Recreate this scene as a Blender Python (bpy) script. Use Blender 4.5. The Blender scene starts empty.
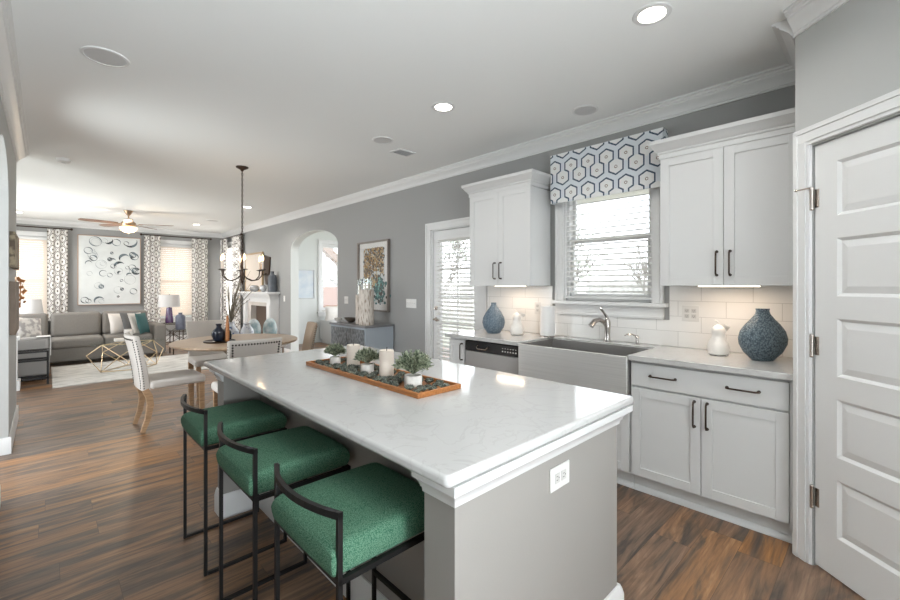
import bpy, bmesh, math, random
from mathutils import Vector, Matrix, Euler
random.seed(7)
R = math.radians
S = bpy.context.scene
COL = S.collection

# ---------------------------------------------------------------- camera
cam_data = bpy.data.cameras.new('camera')
cam_data.sensor_width = 36.0
cam_data.lens = 16.8
cam_data.shift_y = -14.0 / 900.0
cam_data.clip_start = 0.02
cam = bpy.data.objects.new('camera', cam_data)
cam.location = (0, 0, 1.372)
cam.rotation_euler = (R(90), 0, R(-43.9))
COL.objects.link(cam)
S.camera = cam

# ---------------------------------------------------------------- world, exposure, daylight, added fill
S.view_settings.view_transform = 'Standard'
S.view_settings.look = 'None'
S.view_settings.gamma = 1.0
S.view_settings.use_curve_mapping = False
S.view_settings.exposure = 0.70
world = bpy.data.worlds.new('world'); S.world = world
world.use_nodes = True
bg = world.node_tree.nodes['Background']
bg.inputs[0].default_value = (0.89, 0.945, 1.0, 1)
bg.inputs[1].default_value = 2.8


def area(name, loc, rot, sx, sy, power, color=(1, 1, 1), shape='RECTANGLE', spread=180):
    l = bpy.data.lights.new(name, 'AREA')
    l.shape = shape; l.size = sx
    if shape in ('RECTANGLE', 'ELLIPSE'): l.size_y = sy
    l.energy = power; l.color = color; l.spread = R(spread)
    o = bpy.data.objects.new(name, l)
    o.location = loc; o.rotation_euler = [R(a) for a in rot]
    COL.objects.link(o); return o


def point(name, loc, power, color=(1, 1, 1), r=0.03):
    l = bpy.data.lights.new(name, 'POINT'); l.energy = power; l.color = color; l.shadow_soft_size = r
    o = bpy.data.objects.new(name, l); o.location = loc; COL.objects.link(o); return o

# window daylight, plus fill lamps added behind unseen rear, hall and living openings
area('fill_rear', (1.5, -2.9, 1.45), (96, 0, 0), 3.3, 2.0, 30, (0.89, 0.955, 1.0))  # fill lamp added behind the camera, no such window in view
area('ceiling_fill_rear', (1.5, -2.88, 1.1), (128, 0, 0), 3.2, 1.4, 300, (0.89, 0.955, 1.0), spread=120)  # upward fill lamp added to brighten the ceiling
area('daylight_far_left', (-0.45, 12.75, 1.5), (-90, 0, 0), 1.1, 1.8, 4, (1.0, 0.92, 0.83))
area('daylight_far_right', (2.3, 12.75, 1.5), (-90, 0, 0), 1.1, 1.8, 4, (1.0, 0.93, 0.85))
area('daylight_side', (3.95, 11.5, 1.5), (0, 90, 0), 1.8, 1.0, 60, (1.0, 0.97, 0.93))
area('fill_hall', (-2.1, 4.4, 1.4), (0, -96, 0), 2.0, 2.4, 34, (0.92, 0.97, 1.0))  # fill lamp added outside the hall opening
area('ceiling_fill_hall', (-2.08, 4.4, 1.0), (0, -122, 0), 1.2, 2.4, 11, (0.89, 0.96, 1.0), spread=130)  # added uplight, brightens the ceiling from the hall side
area('daylight_sunroom', (5.2, 5.2, 1.6), (90, 0, 0), 2.4, 1.8, 14, (0.97, 0.99, 1.0))
area('fill_living_left', (-1.7, 9.6, 1.4), (0, -105, 0), 1.8, 2.6, 24, (1.0, 0.99, 0.98))  # added fill for the living room from an unseen opening
area('ceiling_fill_living', (-1.68, 9.6, 1.0), (0, -122, 0), 1.2, 2.6, 20, (0.95, 0.98, 1.0), spread=130)  # added uplight for the living room ceiling

# ---------------------------------------------------------------- materials
def newmat(name):
    m = bpy.data.materials.new(name); m.use_nodes = True
    nt = m.node_tree; b = nt.nodes['Principled BSDF']
    return m, nt, b


def M(name, col, rough=0.5, metal=0.0, spec=0.5, bump=0.0, bscale=60, vary=0.0, vscale=8, coat=0.0, stretch=(1, 1, 1), trans=0.0, alpha=1.0):
    m, nt, b = newmat(name)
    b.inputs['Base Color'].default_value = (*col, 1)
    b.inputs['Roughness'].default_value = rough
    b.inputs['Metallic'].default_value = metal
    b.inputs['Specular IOR Level'].default_value = spec
    b.inputs['Coat Weight'].default_value = coat
    b.inputs['Transmission Weight'].default_value = trans
    tc = nt.nodes.new('ShaderNodeTexCoord'); mp = nt.nodes.new('ShaderNodeMapping')
    mp.inputs['Scale'].default_value = stretch
    nt.links.new(tc.outputs['Object'], mp.inputs[0])
    if vary > 0:
        n = nt.nodes.new('ShaderNodeTexNoise'); n.inputs['Scale'].default_value = vscale; n.inputs['Detail'].default_value = 6
        nt.links.new(mp.outputs[0], n.inputs['Vector'])
        r = nt.nodes.new('ShaderNodeValToRGB')
        r.color_ramp.elements[0].position = 0.3; r.color_ramp.elements[1].position = 0.7
        r.color_ramp.elements[0].color = (*[max(0, c * (1 - vary)) for c in col], 1)
        r.color_ramp.elements[1].color = (*[min(1, c * (1 + vary)) for c in col], 1)
        nt.links.new(n.outputs[0], r.inputs[0]); nt.links.new(r.outputs[0], b.inputs['Base Color'])
    if bump > 0:
        n = nt.nodes.new('ShaderNodeTexNoise'); n.inputs['Scale'].default_value = bscale; n.inputs['Detail'].default_value = 3
        nt.links.new(mp.outputs[0], n.inputs['Vector'])
        bp = nt.nodes.new('ShaderNodeBump'); bp.inputs['Strength'].default_value = bump; bp.inputs['Distance'].default_value = 0.01
        nt.links.new(n.outputs[0], bp.inputs['Height']); nt.links.new(bp.outputs[0], b.inputs['Normal'])
    return m


def Emit(name, col, strength):
    m, nt, b = newmat(name)
    b.inputs['Base Color'].default_value = (*col, 1)
    b.inputs['Emission Color'].default_value = (*col, 1)
    b.inputs['Emission Strength'].default_value = strength
    return m


def two(name, c1, c2, scale, rough=0.6, p0=0.45, p1=0.55, stretch=(1, 1, 1), bump=0.0, kind='noise', detail=5):
    m, nt, b = newmat(name)
    tc = nt.nodes.new('ShaderNodeTexCoord'); mp = nt.nodes.new('ShaderNodeMapping'); mp.inputs['Scale'].default_value = stretch
    nt.links.new(tc.outputs['Object'], mp.inputs[0])
    if kind == 'noise':
        n = nt.nodes.new('ShaderNodeTexNoise'); n.inputs['Scale'].default_value = scale; n.inputs['Detail'].default_value = detail
    else:
        n = nt.nodes.new('ShaderNodeTexVoronoi'); n.inputs['Scale'].default_value = scale
    nt.links.new(mp.outputs[0], n.inputs['Vector'])
    r = nt.nodes.new('ShaderNodeValToRGB')
    r.color_ramp.elements[0].position = p0; r.color_ramp.elements[1].position = p1
    r.color_ramp.elements[0].color = (*c1, 1); r.color_ramp.elements[1].color = (*c2, 1)
    nt.links.new(n.outputs[0], r.inputs[0]); nt.links.new(r.outputs[0], b.inputs['Base Color'])
    b.inputs['Roughness'].default_value = rough
    if bump > 0:
        bp = nt.nodes.new('ShaderNodeBump'); bp.inputs['Strength'].default_value = bump; bp.inputs['Distance'].default_value = 0.004
        nt.links.new(n.outputs[0], bp.inputs['Height']); nt.links.new(bp.outputs[0], b.inputs['Normal'])
    return m


def mathn(nt, op, a, b=None, c=None):
    n = nt.nodes.new('ShaderNodeMath'); n.operation = op
    for i, v in enumerate((a, b, c)):
        if v is None: continue
        if isinstance(v, (int, float)): n.inputs[i].default_value = v
        else: nt.links.new(v, n.inputs[i])
    return n.outputs[0]


def floor_mat():
    m, nt, b = newmat('wood_plank_floor')
    L = nt.links.new
    tc = nt.nodes.new('ShaderNodeTexCoord'); sp = nt.nodes.new('ShaderNodeSeparateXYZ'); L(tc.outputs['Object'], sp.inputs[0])
    W, LN = 0.178, 1.22
    yr = mathn(nt, 'DIVIDE', sp.outputs['Y'], W); row = mathn(nt, 'FLOOR', yr); fy = mathn(nt, 'FRACT', yr)
    wn = nt.nodes.new('ShaderNodeTexWhiteNoise'); wn.noise_dimensions = '1D'; L(row, wn.inputs['W'])
    xr = mathn(nt, 'ADD', mathn(nt, 'DIVIDE', sp.outputs['X'], LN), wn.outputs['Value']); colm = mathn(nt, 'FLOOR', xr); fx = mathn(nt, 'FRACT', xr)
    cb = nt.nodes.new('ShaderNodeCombineXYZ'); L(row, cb.inputs[0]); L(colm, cb.inputs[1])
    wp = nt.nodes.new('ShaderNodeTexWhiteNoise'); wp.noise_dimensions = '3D'; L(cb.outputs[0], wp.inputs['Vector'])
    # grain, shifted per plank
    sh = nt.nodes.new('ShaderNodeVectorMath'); sh.operation = 'MULTIPLY_ADD'; sh.inputs[1].default_value = (13.0, 7.0, 5.0)
    L(wp.outputs['Color'], sh.inputs[0]); L(tc.outputs['Object'], sh.inputs[2])
    mp = nt.nodes.new('ShaderNodeMapping'); mp.inputs['Scale'].default_value = (1.1, 7.5, 1.0); L(sh.outputs[0], mp.inputs[0])
    n1 = nt.nodes.new('ShaderNodeTexNoise'); n1.inputs['Scale'].default_value = 1.25; n1.inputs['Detail'].default_value = 10; n1.inputs['Distortion'].default_value = 1.3; n1.inputs['Roughness'].default_value = 0.6
    L(mp.outputs[0], n1.inputs['Vector'])
    r = nt.nodes.new('ShaderNodeValToRGB'); e = r.color_ramp.elements
    e[0].position = 0.30; e[0].color = (0.075, 0.058, 0.048, 1)
    e[1].position = 0.74; e[1].color = (0.43, 0.27, 0.155, 1)
    a = e.new(0.42); a.color = (0.135, 0.09, 0.062, 1)
    a = e.new(0.50); a.color = (0.235, 0.134, 0.075, 1)
    a = e.new(0.60); a.color = (0.30, 0.165, 0.088, 1)
    L(n1.outputs[0], r.inputs[0])
    mp2 = nt.nodes.new('ShaderNodeMapping'); mp2.inputs['Scale'].default_value = (2.0, 34.0, 1.0); L(sh.outputs[0], mp2.inputs[0])
    n2 = nt.nodes.new('ShaderNodeTexNoise'); n2.inputs['Scale'].default_value = 2.2; n2.inputs['Detail'].default_value = 6; n2.inputs['Distortion'].default_value = 0.6
    L(mp2.outputs[0], n2.inputs['Vector'])
    r2 = nt.nodes.new('ShaderNodeValToRGB'); r2.color_ramp.elements[0].position = 0.32; r2.color_ramp.elements[0].color = (0.55, 0.55, 0.58, 1); r2.color_ramp.elements[1].position = 0.58
    L(n2.outputs[0], r2.inputs[0])
    mx = nt.nodes.new('ShaderNodeMixRGB'); mx.blend_type = 'MULTIPLY'; mx.inputs[0].default_value = 0.85
    L(r.outputs[0], mx.inputs[1]); L(r2.outputs[0], mx.inputs[2])
    hv = nt.nodes.new('ShaderNodeHueSaturation')
    L(mathn(nt, 'MULTIPLY_ADD', wp.outputs['Value'], 0.5, 0.78), hv.inputs['Value']); L(mx.outputs[0], hv.inputs['Color'])
    L(mathn(nt, 'MULTIPLY_ADD', wp.outputs['Value'], 0.4, 0.8), hv.inputs['Saturation'])
    ey = mathn(nt, 'MULTIPLY', mathn(nt, 'MINIMUM', fy, mathn(nt, 'SUBTRACT', 1.0, fy)), W)
    ex = mathn(nt, 'MULTIPLY', mathn(nt, 'MINIMUM', fx, mathn(nt, 'SUBTRACT', 1.0, fx)), LN)
    seam = mathn(nt, 'LESS_THAN', mathn(nt, 'MINIMUM', ex, ey), 0.0009)
    mo = nt.nodes.new('ShaderNodeMixRGB'); mo.inputs[2].default_value = (0.07, 0.045, 0.03, 1)
    L(seam, mo.inputs[0]); L(hv.outputs[0], mo.inputs[1]); L(mo.outputs[0], b.inputs['Base Color'])
    b.inputs['Roughness'].default_value = 0.36
    bp = nt.nodes.new('ShaderNodeBump'); bp.inputs['Strength'].default_value = 0.15; bp.inputs['Distance'].default_value = 0.004
    L(n2.outputs[0], bp.inputs['Height']); L(bp.outputs[0], b.inputs['Normal'])
    return m


def tile_mat():
    m, nt, b = newmat('white_subway_tile')
    L = nt.links.new
    tc = nt.nodes.new('ShaderNodeTexCoord'); sp = nt.nodes.new('ShaderNodeSeparateXYZ'); cb = nt.nodes.new('ShaderNodeCombineXYZ')
    L(tc.outputs['Object'], sp.inputs[0]); L(sp.outputs['Y'], cb.inputs['X']); L(sp.outputs['Z'], cb.inputs['Y'])
    br = nt.nodes.new('ShaderNodeTexBrick'); br.inputs['Scale'].default_value = 1
    br.inputs['Brick Width'].default_value = 0.31; br.inputs['Row Height'].default_value = 0.1145
    br.inputs['Mortar Size'].default_value = 0.0022
    br.inputs['Color1'].default_value = (0.80, 0.79, 0.77, 1); br.inputs['Color2'].default_value = (0.84, 0.83, 0.81, 1)
    br.inputs['Mortar'].default_value = (0.62, 0.61, 0.59, 1)
    L(cb.outputs[0], br.inputs['Vector']); L(br.outputs[0], b.inputs['Base Color'])
    b.inputs['Roughness'].default_value = 0.18
    bp = nt.nodes.new('ShaderNodeBump'); bp.invert = True; bp.inputs['Strength'].default_value = 0.4; bp.inputs['Distance'].default_value = 0.002
    L(br.outputs['Fac'], bp.inputs['Height']); L(bp.outputs[0], b.inputs['Normal'])
    return m


def curtain_mat(name, ax, bgc, fgc):
    """ogee lattice printed on cloth; ax = object axis that runs along the width"""
    m, nt, b = newmat(name); L = nt.links.new
    tc = nt.nodes.new('ShaderNodeTexCoord'); sp = nt.nodes.new('ShaderNodeSeparateXYZ'); L(tc.outputs['Object'], sp.inputs[0])
    u = mathn(nt, 'COSINE', mathn(nt, 'MULTIPLY', sp.outputs[ax], 2 * math.pi / 0.15))
    v = mathn(nt, 'COSINE', mathn(nt, 'MULTIPLY', sp.outputs['Z'], 2 * math.pi / 0.25))
    w = mathn(nt, 'ADD', u, v)
    a = mathn(nt, 'ABSOLUTE', mathn(nt, 'SUBTRACT', mathn(nt, 'ABSOLUTE', w), 0.40))
    f = mathn(nt, 'LESS_THAN', a, 0.20)
    dot = mathn(nt, 'GREATER_THAN', mathn(nt, 'ABSOLUTE', w), 1.86)
    f2 = mathn(nt, 'MAXIMUM', f, dot)
    mx = nt.nodes.new('ShaderNodeMixRGB'); mx.inputs[1].default_value = (*bgc, 1); mx.inputs[2].default_value = (*fgc, 1)
    L(f2, mx.inputs[0]); L(mx.outputs[0], b.inputs['Base Color'])
    b.inputs['Roughness'].default_value = 0.9
    return m


def weave_mat(name, c1, c2, scale=260, rough=0.85, bump=0.5):
    m, nt, b = newmat(name); L = nt.links.new
    tc = nt.nodes.new('ShaderNodeTexCoord'); vo = nt.nodes.new('ShaderNodeTexVoronoi'); vo.inputs['Scale'].default_value = scale
    L(tc.outputs['Object'], vo.inputs['Vector'])
    r = nt.nodes.new('ShaderNodeValToRGB'); r.color_ramp.elements[0].color = (*c2, 1); r.color_ramp.elements[1].color = (*c1, 1)
    r.color_ramp.elements[0].position = 0.25; r.color_ramp.elements[1].position = 0.7
    L(vo.outputs['Distance'], r.inputs[0]); L(r.outputs[0], b.inputs['Base Color'])
    b.inputs['Roughness'].default_value = rough; b.inputs['Specular IOR Level'].default_value = 0.25
    bp = nt.nodes.new('ShaderNodeBump'); bp.invert = True; bp.inputs['Strength'].default_value = bump; bp.inputs['Distance'].default_value = 0.002
    L(vo.outputs['Distance'], bp.inputs['Height']); L(bp.outputs[0], b.inputs['Normal'])
    return m


def glass_mat(name, tint=(1, 1, 1), gl=0.07):
    m = bpy.data.materials.new(name); m.use_nodes = True; nt = m.node_tree
    nt.nodes.clear()
    o = nt.nodes.new('ShaderNodeOutputMaterial'); t = nt.nodes.new('ShaderNodeBsdfTransparent'); g = nt.nodes.new('ShaderNodeBsdfGlossy')
    t.inputs[0].default_value = (*tint, 1); g.inputs['Roughness'].default_value = 0.02
    mx = nt.nodes.new('ShaderNodeMixShader'); mx.inputs[0].default_value = gl
    nt.links.new(t.outputs[0], mx.inputs[1]); nt.links.new(g.outputs[0], mx.inputs[2]); nt.links.new(mx.outputs[0], o.inputs[0])
    return m


def translucent_mat(name, col, f=0.4):
    m = bpy.data.materials.new(name); m.use_nodes = True; nt = m.node_tree
    nt.nodes.clear()
    o = nt.nodes.new('ShaderNodeOutputMaterial'); d = nt.nodes.new('ShaderNodeBsdfDiffuse'); t = nt.nodes.new('ShaderNodeBsdfTranslucent')
    d.inputs[0].default_value = (*col, 1); t.inputs[0].default_value = (*col, 1)
    mx = nt.nodes.new('ShaderNodeMixShader'); mx.inputs[0].default_value = f
    nt.links.new(d.outputs[0], mx.inputs[1]); nt.links.new(t.outputs[0], mx.inputs[2]); nt.links.new(mx.outputs[0], o.inputs[0])
    return m


def quartz_mat():
    m, nt, b = newmat('white_quartz'); L = nt.links.new
    tc = nt.nodes.new('ShaderNodeTexCoord')
    n = nt.nodes.new('ShaderNodeTexNoise'); n.inputs['Scale'].default_value = 5.5; n.inputs['Detail'].default_value = 9; n.inputs['Distortion'].default_value = 1.4
    L(tc.outputs['Object'], n.inputs['Vector'])
    r = nt.nodes.new('ShaderNodeValToRGB'); e = r.color_ramp.elements
    e[0].position = 0.0; e[0].color = (0.53, 0.527, 0.52, 1); e[1].position = 1.0; e[1].color = (0.53, 0.527, 0.52, 1)
    q = e.new(0.475); q.color = (0.525, 0.522, 0.515, 1)
    q = e.new(0.50); q.color = (0.485, 0.478, 0.47, 1)
    q = e.new(0.515); q.color = (0.528, 0.525, 0.518, 1)
    L(n.outputs[0], r.inputs[0]); L(r.outputs[0], b.inputs['Base Color'])
    b.inputs['Roughness'].default_value = 0.09
    return m


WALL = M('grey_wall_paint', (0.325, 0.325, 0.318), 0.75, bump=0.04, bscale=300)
WALL_LIT = M('grey_wall_paint_lit_tone', (0.47, 0.475, 0.465), 0.75, bump=0.04, bscale=300)  # lighter tone puts the stronger light on these walls into the colour
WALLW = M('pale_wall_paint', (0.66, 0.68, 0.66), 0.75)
CEIL = M('white_ceiling_paint', (0.87, 0.88, 0.87), 0.9)
TRIM = M('white_trim_paint', (0.735, 0.735, 0.73), 0.4)
CAB = M('white_cabinet_paint', (0.635, 0.635, 0.63), 0.38)
ISL = M('greige_island_paint', (0.30, 0.285, 0.266), 0.6, bump=0.03, bscale=200)
QUARTZ = quartz_mat()
FLOOR = floor_mat()
TILE = tile_mat()
BLACK = M('black_metal', (0.018, 0.017, 0.017), 0.45, metal=0.6)
BRONZE = M('dark_bronze', (0.06, 0.04, 0.03), 0.35, metal=0.9)
BRASSY = M('aged_brass', (0.42, 0.30, 0.20), 0.3, metal=0.9)
GOLD = M('champagne_gold', (0.62, 0.47, 0.30), 0.3, metal=0.9)
STEELD = M('dark_brushed_steel', (0.36, 0.35, 0.34), 0.35, metal=0.7)
STEEL = M('brushed_steel', (0.72, 0.715, 0.70), 0.36, metal=0.55, vary=0.06, vscale=12, stretch=(1, 0.1, 12))
NICKEL = M('brushed_nickel', (0.55, 0.50, 0.46), 0.22, metal=1.0)
CHROME = M('polished_chrome', (0.52, 0.49, 0.47), 0.12, metal=1.0)
DARKPL = M('black_glossy_panel', (0.02, 0.02, 0.022), 0.15)
GREEN = weave_mat('green_woven_fabric', (0.033, 0.115, 0.068), (0.135, 0.25, 0.17), 330)
LINEN = M('cream_linen', (0.60, 0.56, 0.52), 0.9, bump=0.1, bscale=400)
SOFA = M('taupe_sofa_fabric', (0.185, 0.17, 0.152), 0.95, bump=0.2, bscale=250, vary=0.12, vscale=120)
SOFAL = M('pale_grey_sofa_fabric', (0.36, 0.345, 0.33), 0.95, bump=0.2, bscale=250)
WOODL = M('light_oak', (0.40, 0.25, 0.14), 0.5, vary=0.25, vscale=6, stretch=(2, 2, 14))
WOODG = M('weathered_grey_oak', (0.33, 0.27, 0.22), 0.6, vary=0.2, vscale=8, stretch=(1, 8, 1))
WOODT = M('table_oak', (0.42, 0.30, 0.20), 0.35, vary=0.2, vscale=5, stretch=(1, 10, 1))
WOODO = M('orange_tray_wood', (0.40, 0.155, 0.045), 0.45, vary=0.25, vscale=14, stretch=(8, 1, 8))
NAIL = M('dark_nailhead', (0.05, 0.04, 0.035), 0.3, metal=0.8)
PLASTIC = M('white_plastic', (0.70, 0.69, 0.67), 0.35)
SOCK = M('ivory_socket', (0.56, 0.55, 0.53), 0.4)
SLOT = M('outlet_slot_dark', (0.08, 0.08, 0.08), 0.6)
GLASS = glass_mat('clear_glass')
GLASS2 = glass_mat('display_glass', (0.96, 0.98, 0.97), 0.07)
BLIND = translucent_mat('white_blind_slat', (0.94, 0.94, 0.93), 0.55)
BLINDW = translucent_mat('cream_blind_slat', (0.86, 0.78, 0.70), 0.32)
SHADE = translucent_mat('white_lampshade', (0.80, 0.79, 0.78), 0.4)
WAX = M('ivory_wax', (0.78, 0.69, 0.61), 0.55)
POTW = M('white_stone_pot', (0.72, 0.69, 0.65), 0.7, vary=0.15, vscale=30)
LEAF = two('green_foliage', (0.07, 0.095, 0.055), (0.33, 0.36, 0.25), 70, 0.6)
MOSS = two('dark_green_moss', (0.035, 0.045, 0.038), (0.30, 0.32, 0.26), 75, 0.8, 0.35, 0.7, bump=0.6)
BLUEV = two('speckled_blue_ceramic', (0.05, 0.085, 0.125), (0.17, 0.22, 0.265), 75, 0.45, 0.3, 0.7)
NAVYV = M('navy_glaze', (0.015, 0.02, 0.035), 0.12)
WHITEC = M('white_ceramic', (0.78, 0.75, 0.71), 0.3, vary=0.05, vscale=25)
CUR = {a: curtain_mat('lattice_print_curtain_' + a.lower(), a, (0.74, 0.72, 0.69), (0.12, 0.095, 0.08)) for a in 'XY'}
RUG = two('faded_grey_rug', (0.36, 0.35, 0.33), (0.60, 0.58, 0.55), 3.5, 0.95, 0.38, 0.5, (1, 7, 1), detail=8)
WARM = Emit('warm_bulb', (1.0, 0.70, 0.40), 3.2)
CANW = Emit('lit_downlight_lens', (1.0, 0.93, 0.82), 7)
STRIP = Emit('warm_light_strip', (1.0, 0.86, 0.68), 1.6)
HOLE = M('dark_recess', (0.12, 0.12, 0.12), 0.8)
GRILLE = M('grey_speaker_grille', (0.60, 0.60, 0.60), 0.7)

# ---------------------------------------------------------------- mesh helper
class MB:
    def __init__(s): s.bm = bmesh.new()

    def face(s, vs, mi=0):
        try:
            f = s.bm.faces.new(vs); f.material_index = mi; return f
        except ValueError: return None

    def box(s, x0, x1, y0, y1, z0, z1, mi=0, mat=None):
        P = [(x0, y0, z0), (x1, y0, z0), (x1, y1, z0), (x0, y1, z0), (x0, y0, z1), (x1, y0, z1), (x1, y1, z1), (x0, y1, z1)]
        if mat is not None: P = [mat @ Vector(p) for p in P]
        v = [s.bm.verts.new(p) for p in P]
        for q in ((0, 3, 2, 1), (4, 5, 6, 7), (0, 1, 5, 4), (1, 2, 6, 5), (2, 3, 7, 6), (3, 0, 4, 7)):
            s.face([v[i] for i in q], mi)
        return s

    def rbox(s, c, size, rot, mi=0):
        m = Matrix.Translation(c) @ Euler([R(a) for a in rot]).to_matrix().to_4x4()
        a, b, d = [q / 2 for q in size]
        return s.box(-a, a, -b, b, -d, d, mi, m)

    def lathe(s, prof, c=(0, 0, 0), n=24, mi=0, mat=None, caps=True, sx=1, sy=1):
        rings = []
        for r, z in prof:
            ring = []
            for k in range(n):
                a = 2 * math.pi * k / n
                p = Vector((c[0] + r * sx * math.cos(a), c[1] + r * sy * math.sin(a), c[2] + z))
                if mat is not None: p = mat @ p
                ring.append(s.bm.verts.new(p))
            rings.append(ring)
        for i in range(len(rings) - 1):
            A, B = rings[i], rings[i + 1]
            for k in range(n):
                s.face([A[k], A[(k + 1) % n], B[(k + 1) % n], B[k]], mi)
        if caps:
            s.face(list(reversed(rings[0])), mi); s.face(rings[-1], mi)
        return s

    def cyl(s, a, b, r, n=16, mi=0, r2=None):
        a = Vector(a); b = Vector(b); d = b - a
        q = d.to_track_quat('Z', 'Y').to_matrix().to_4x4()
        return s.lathe([(r, 0), (r if r2 is None else r2, d.length)], (0, 0, 0), n, mi, Matrix.Translation(a) @ q)

    def tube(s, pts, r, n=8, mi=0, closed=False, square=False):
        pts = [Vector(p) for p in pts]; N = len(pts); rings = []
        rr = r if isinstance(r, (list, tuple)) else [r] * N
        if square: n = 4
        up = None
        for i, p in enumerate(pts):
            if closed: t = pts[(i + 1) % N] - pts[i - 1]
            else: t = pts[min(i + 1, N - 1)] - pts[max(i - 1, 0)]
            t.normalize()
            if up is None:
                ref = Vector((0, 0, 1)) if abs(t.z) < 0.9 else Vector((1, 0, 0))
            else: ref = up
            x = ref.cross(t)
            if x.length < 1e-5: x = Vector((0, 1, 0)).cross(t)
            x.normalize(); y = t.cross(x); up = y
            ring = []
            for k in range(n):
                a = 2 * math.pi * k / n + (math.pi / 4 if square else 0)
                ring.append(s.bm.verts.new(p + (x * math.cos(a) + y * math.sin(a)) * rr[i] * (1.414 if square else 1)))
            rings.append(ring)
        m = N if closed else N - 1
        for i in range(m):
            A, B = rings[i], rings[(i + 1) % N]
            for k in range(n): s.face([A[k], A[(k + 1) % n], B[(k + 1) % n], B[k]], mi)
        if not closed:
            s.face(list(reversed(rings[0])), mi); s.face(rings[-1], mi)
        return s

    def prism(s, poly, a, b, axis='Z', mi=0, mat=None):
        """poly in the two other axes, extruded along axis from a to b"""
        def P(u, v, w):
            p = {'Z': (u, v, w), 'X': (w, u, v), 'Y': (u, w, v)}[axis]
            return mat @ Vector(p) if mat is not None else p
        A = [s.bm.verts.new(P(u, v, a)) for u, v in poly]; B = [s.bm.verts.new(P(u, v, b)) for u, v in poly]
        n = len(poly)
        s.face(list(reversed(A)), mi); s.face(B, mi)
        for k in range(n): s.face([A[k], A[(k + 1) % n], B[(k + 1) % n], B[k]], mi)
        return s

    def sweep(s, A, B, nrm, prof, mi=0, ea=0, eb=0):
        """moulding: profile (out, z) swept from A to B (xy), out along nrm; ea/eb mitre (length per unit out)"""
        A = Vector((*A, 0)); B = Vector((*B, 0)); nrm = Vector((*nrm, 0)).normalized(); d = (B - A).normalized()
        a = [s.bm.verts.new(A + nrm * o + d * (o * ea) + Vector((0, 0, z))) for o, z in prof]
        b = [s.bm.verts.new(B + nrm * o - d * (o * eb) + Vector((0, 0, z))) for o, z in prof]
        n = len(prof); s.face(a, mi); s.face(list(reversed(b)), mi)
        for k in range(n): s.face([a[k], b[k], b[(k + 1) % n], a[(k + 1) % n]], mi)
        return s

    def ball(s, c, r, n=16, m=10, sc=(1, 1, 1), mi=0, mat=None):
        prof = [(math.sin(math.pi * i / m) * r, -math.cos(math.pi * i / m) * r) for i in range(m + 1)]
        prof[0] = (r * 0.02, prof[0][1]); prof[-1] = (r * 0.02, prof[-1][1])
        T = Matrix.Translation(c) @ Matrix.Diagonal((*sc, 1))
        if mat is not None: T = mat @ T
        return s.lathe(prof, (0, 0, 0), n, mi, T)

    def pillow(s, c, w, h, t, rot, mi=0, n=12, pw=0.42):
        T = Matrix.Translation(c) @ Euler([R(a) for a in rot]).to_matrix().to_4x4()
        for sg in (1, -1):
            g = []
            for i in range(n + 1):
                row = []
                for j in range(n + 1):
                    u = -1 + 2 * i / n; v = -1 + 2 * j / n
                    k = max(0, (1 - u ** 2)) ** pw * max(0, (1 - v ** 2)) ** pw
                    pin = 1 - 0.06 * (abs(v) ** 2 * (1 - abs(u)) + abs(u) ** 2 * (1 - abs(v)))
                    row.append(s.bm.verts.new(T @ Vector((u * w / 2 * pin, sg * (t / 2 * k), v * h / 2 * pin))))
                g.append(row)
            for i in range(n):
                for j in range(n):
                    q = [g[i][j], g[i + 1][j], g[i + 1][j + 1], g[i][j + 1]]
                    s.face(q if sg < 0 else q[::-1], mi)
        bmesh.ops.remove_doubles(s.bm, verts=s.bm.verts, dist=0.0005)
        return s

    def build(s, name, mat, parent=None, bevel=0, seg=2, smooth=True, recenter=True, loose=False):
        """vertices are in world space unless loose (then in the parent's space)"""
        bmesh.ops.recalc_face_normals(s.bm, faces=s.bm.faces)
        me = bpy.data.meshes.new(name); s.bm.to_mesh(me); s.bm.free()
        for m in (mat if isinstance(mat, (list, tuple)) else [mat]): me.materials.append(m)
        o = bpy.data.objects.new(name, me); COL.objects.link(o)
        if parent is not None:
            o.parent = parent
            if not loose: me.transform(wmat(parent).inverted())
        elif recenter:
            xs = [v.co.x for v in me.vertices]; ys = [v.co.y for v in me.vertices]; zs = [v.co.z for v in me.vertices]
            c = Vector(((min(xs) + max(xs)) / 2, (min(ys) + max(ys)) / 2, min(zs)))
            me.transform(Matrix.Translation(-c)); o.location = c
        if smooth:
            for p in me.polygons: p.use_smooth = True
            me.set_sharp_from_angle(angle=R(35))
        if bevel:
            b = o.modifiers.new('bevel', 'BEVEL'); b.width = bevel; b.segments = seg; b.limit_method = 'ANGLE'; b.angle_limit = R(40)
        return o


def wmat(o):
    m = Matrix.LocRotScale(o.location, o.rotation_euler, o.scale)
    return wmat(o.parent) @ m if o.parent else m


def tag(o, label, cat, group=None, kind=None):
    o['label'] = label; o['category'] = cat
    if group: o['group'] = group
    if kind: o['kind'] = kind
    return o


def thing(name, label, cat, loc=(0, 0, 0), rz=0, group=None):
    o = bpy.data.objects.new(name, None); COL.objects.link(o)
    o.location = loc; o.rotation_euler = (0, 0, R(rz)); o.empty_display_size = 0.1
    return tag(o, label, cat, group)


def struct(name, mb, mat, parent=None, **k):
    k.setdefault('recenter', False)
    o = mb.build(name, mat, parent, **k)
    if parent is None: o['kind'] = 'structure'
    return o


def copy_tree(o, parent=None):
    c = o.copy(); COL.objects.link(c)
    if parent is not None: c.parent = parent
    for ch in [x for x in bpy.data.objects if x.parent == o]:
        copy_tree(ch, c)
    return c


# ================================================================ SETTING
ZC = 2.76
XR, XL, YF, YB = 3.43, -0.22, 12.3, -2.7


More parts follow.
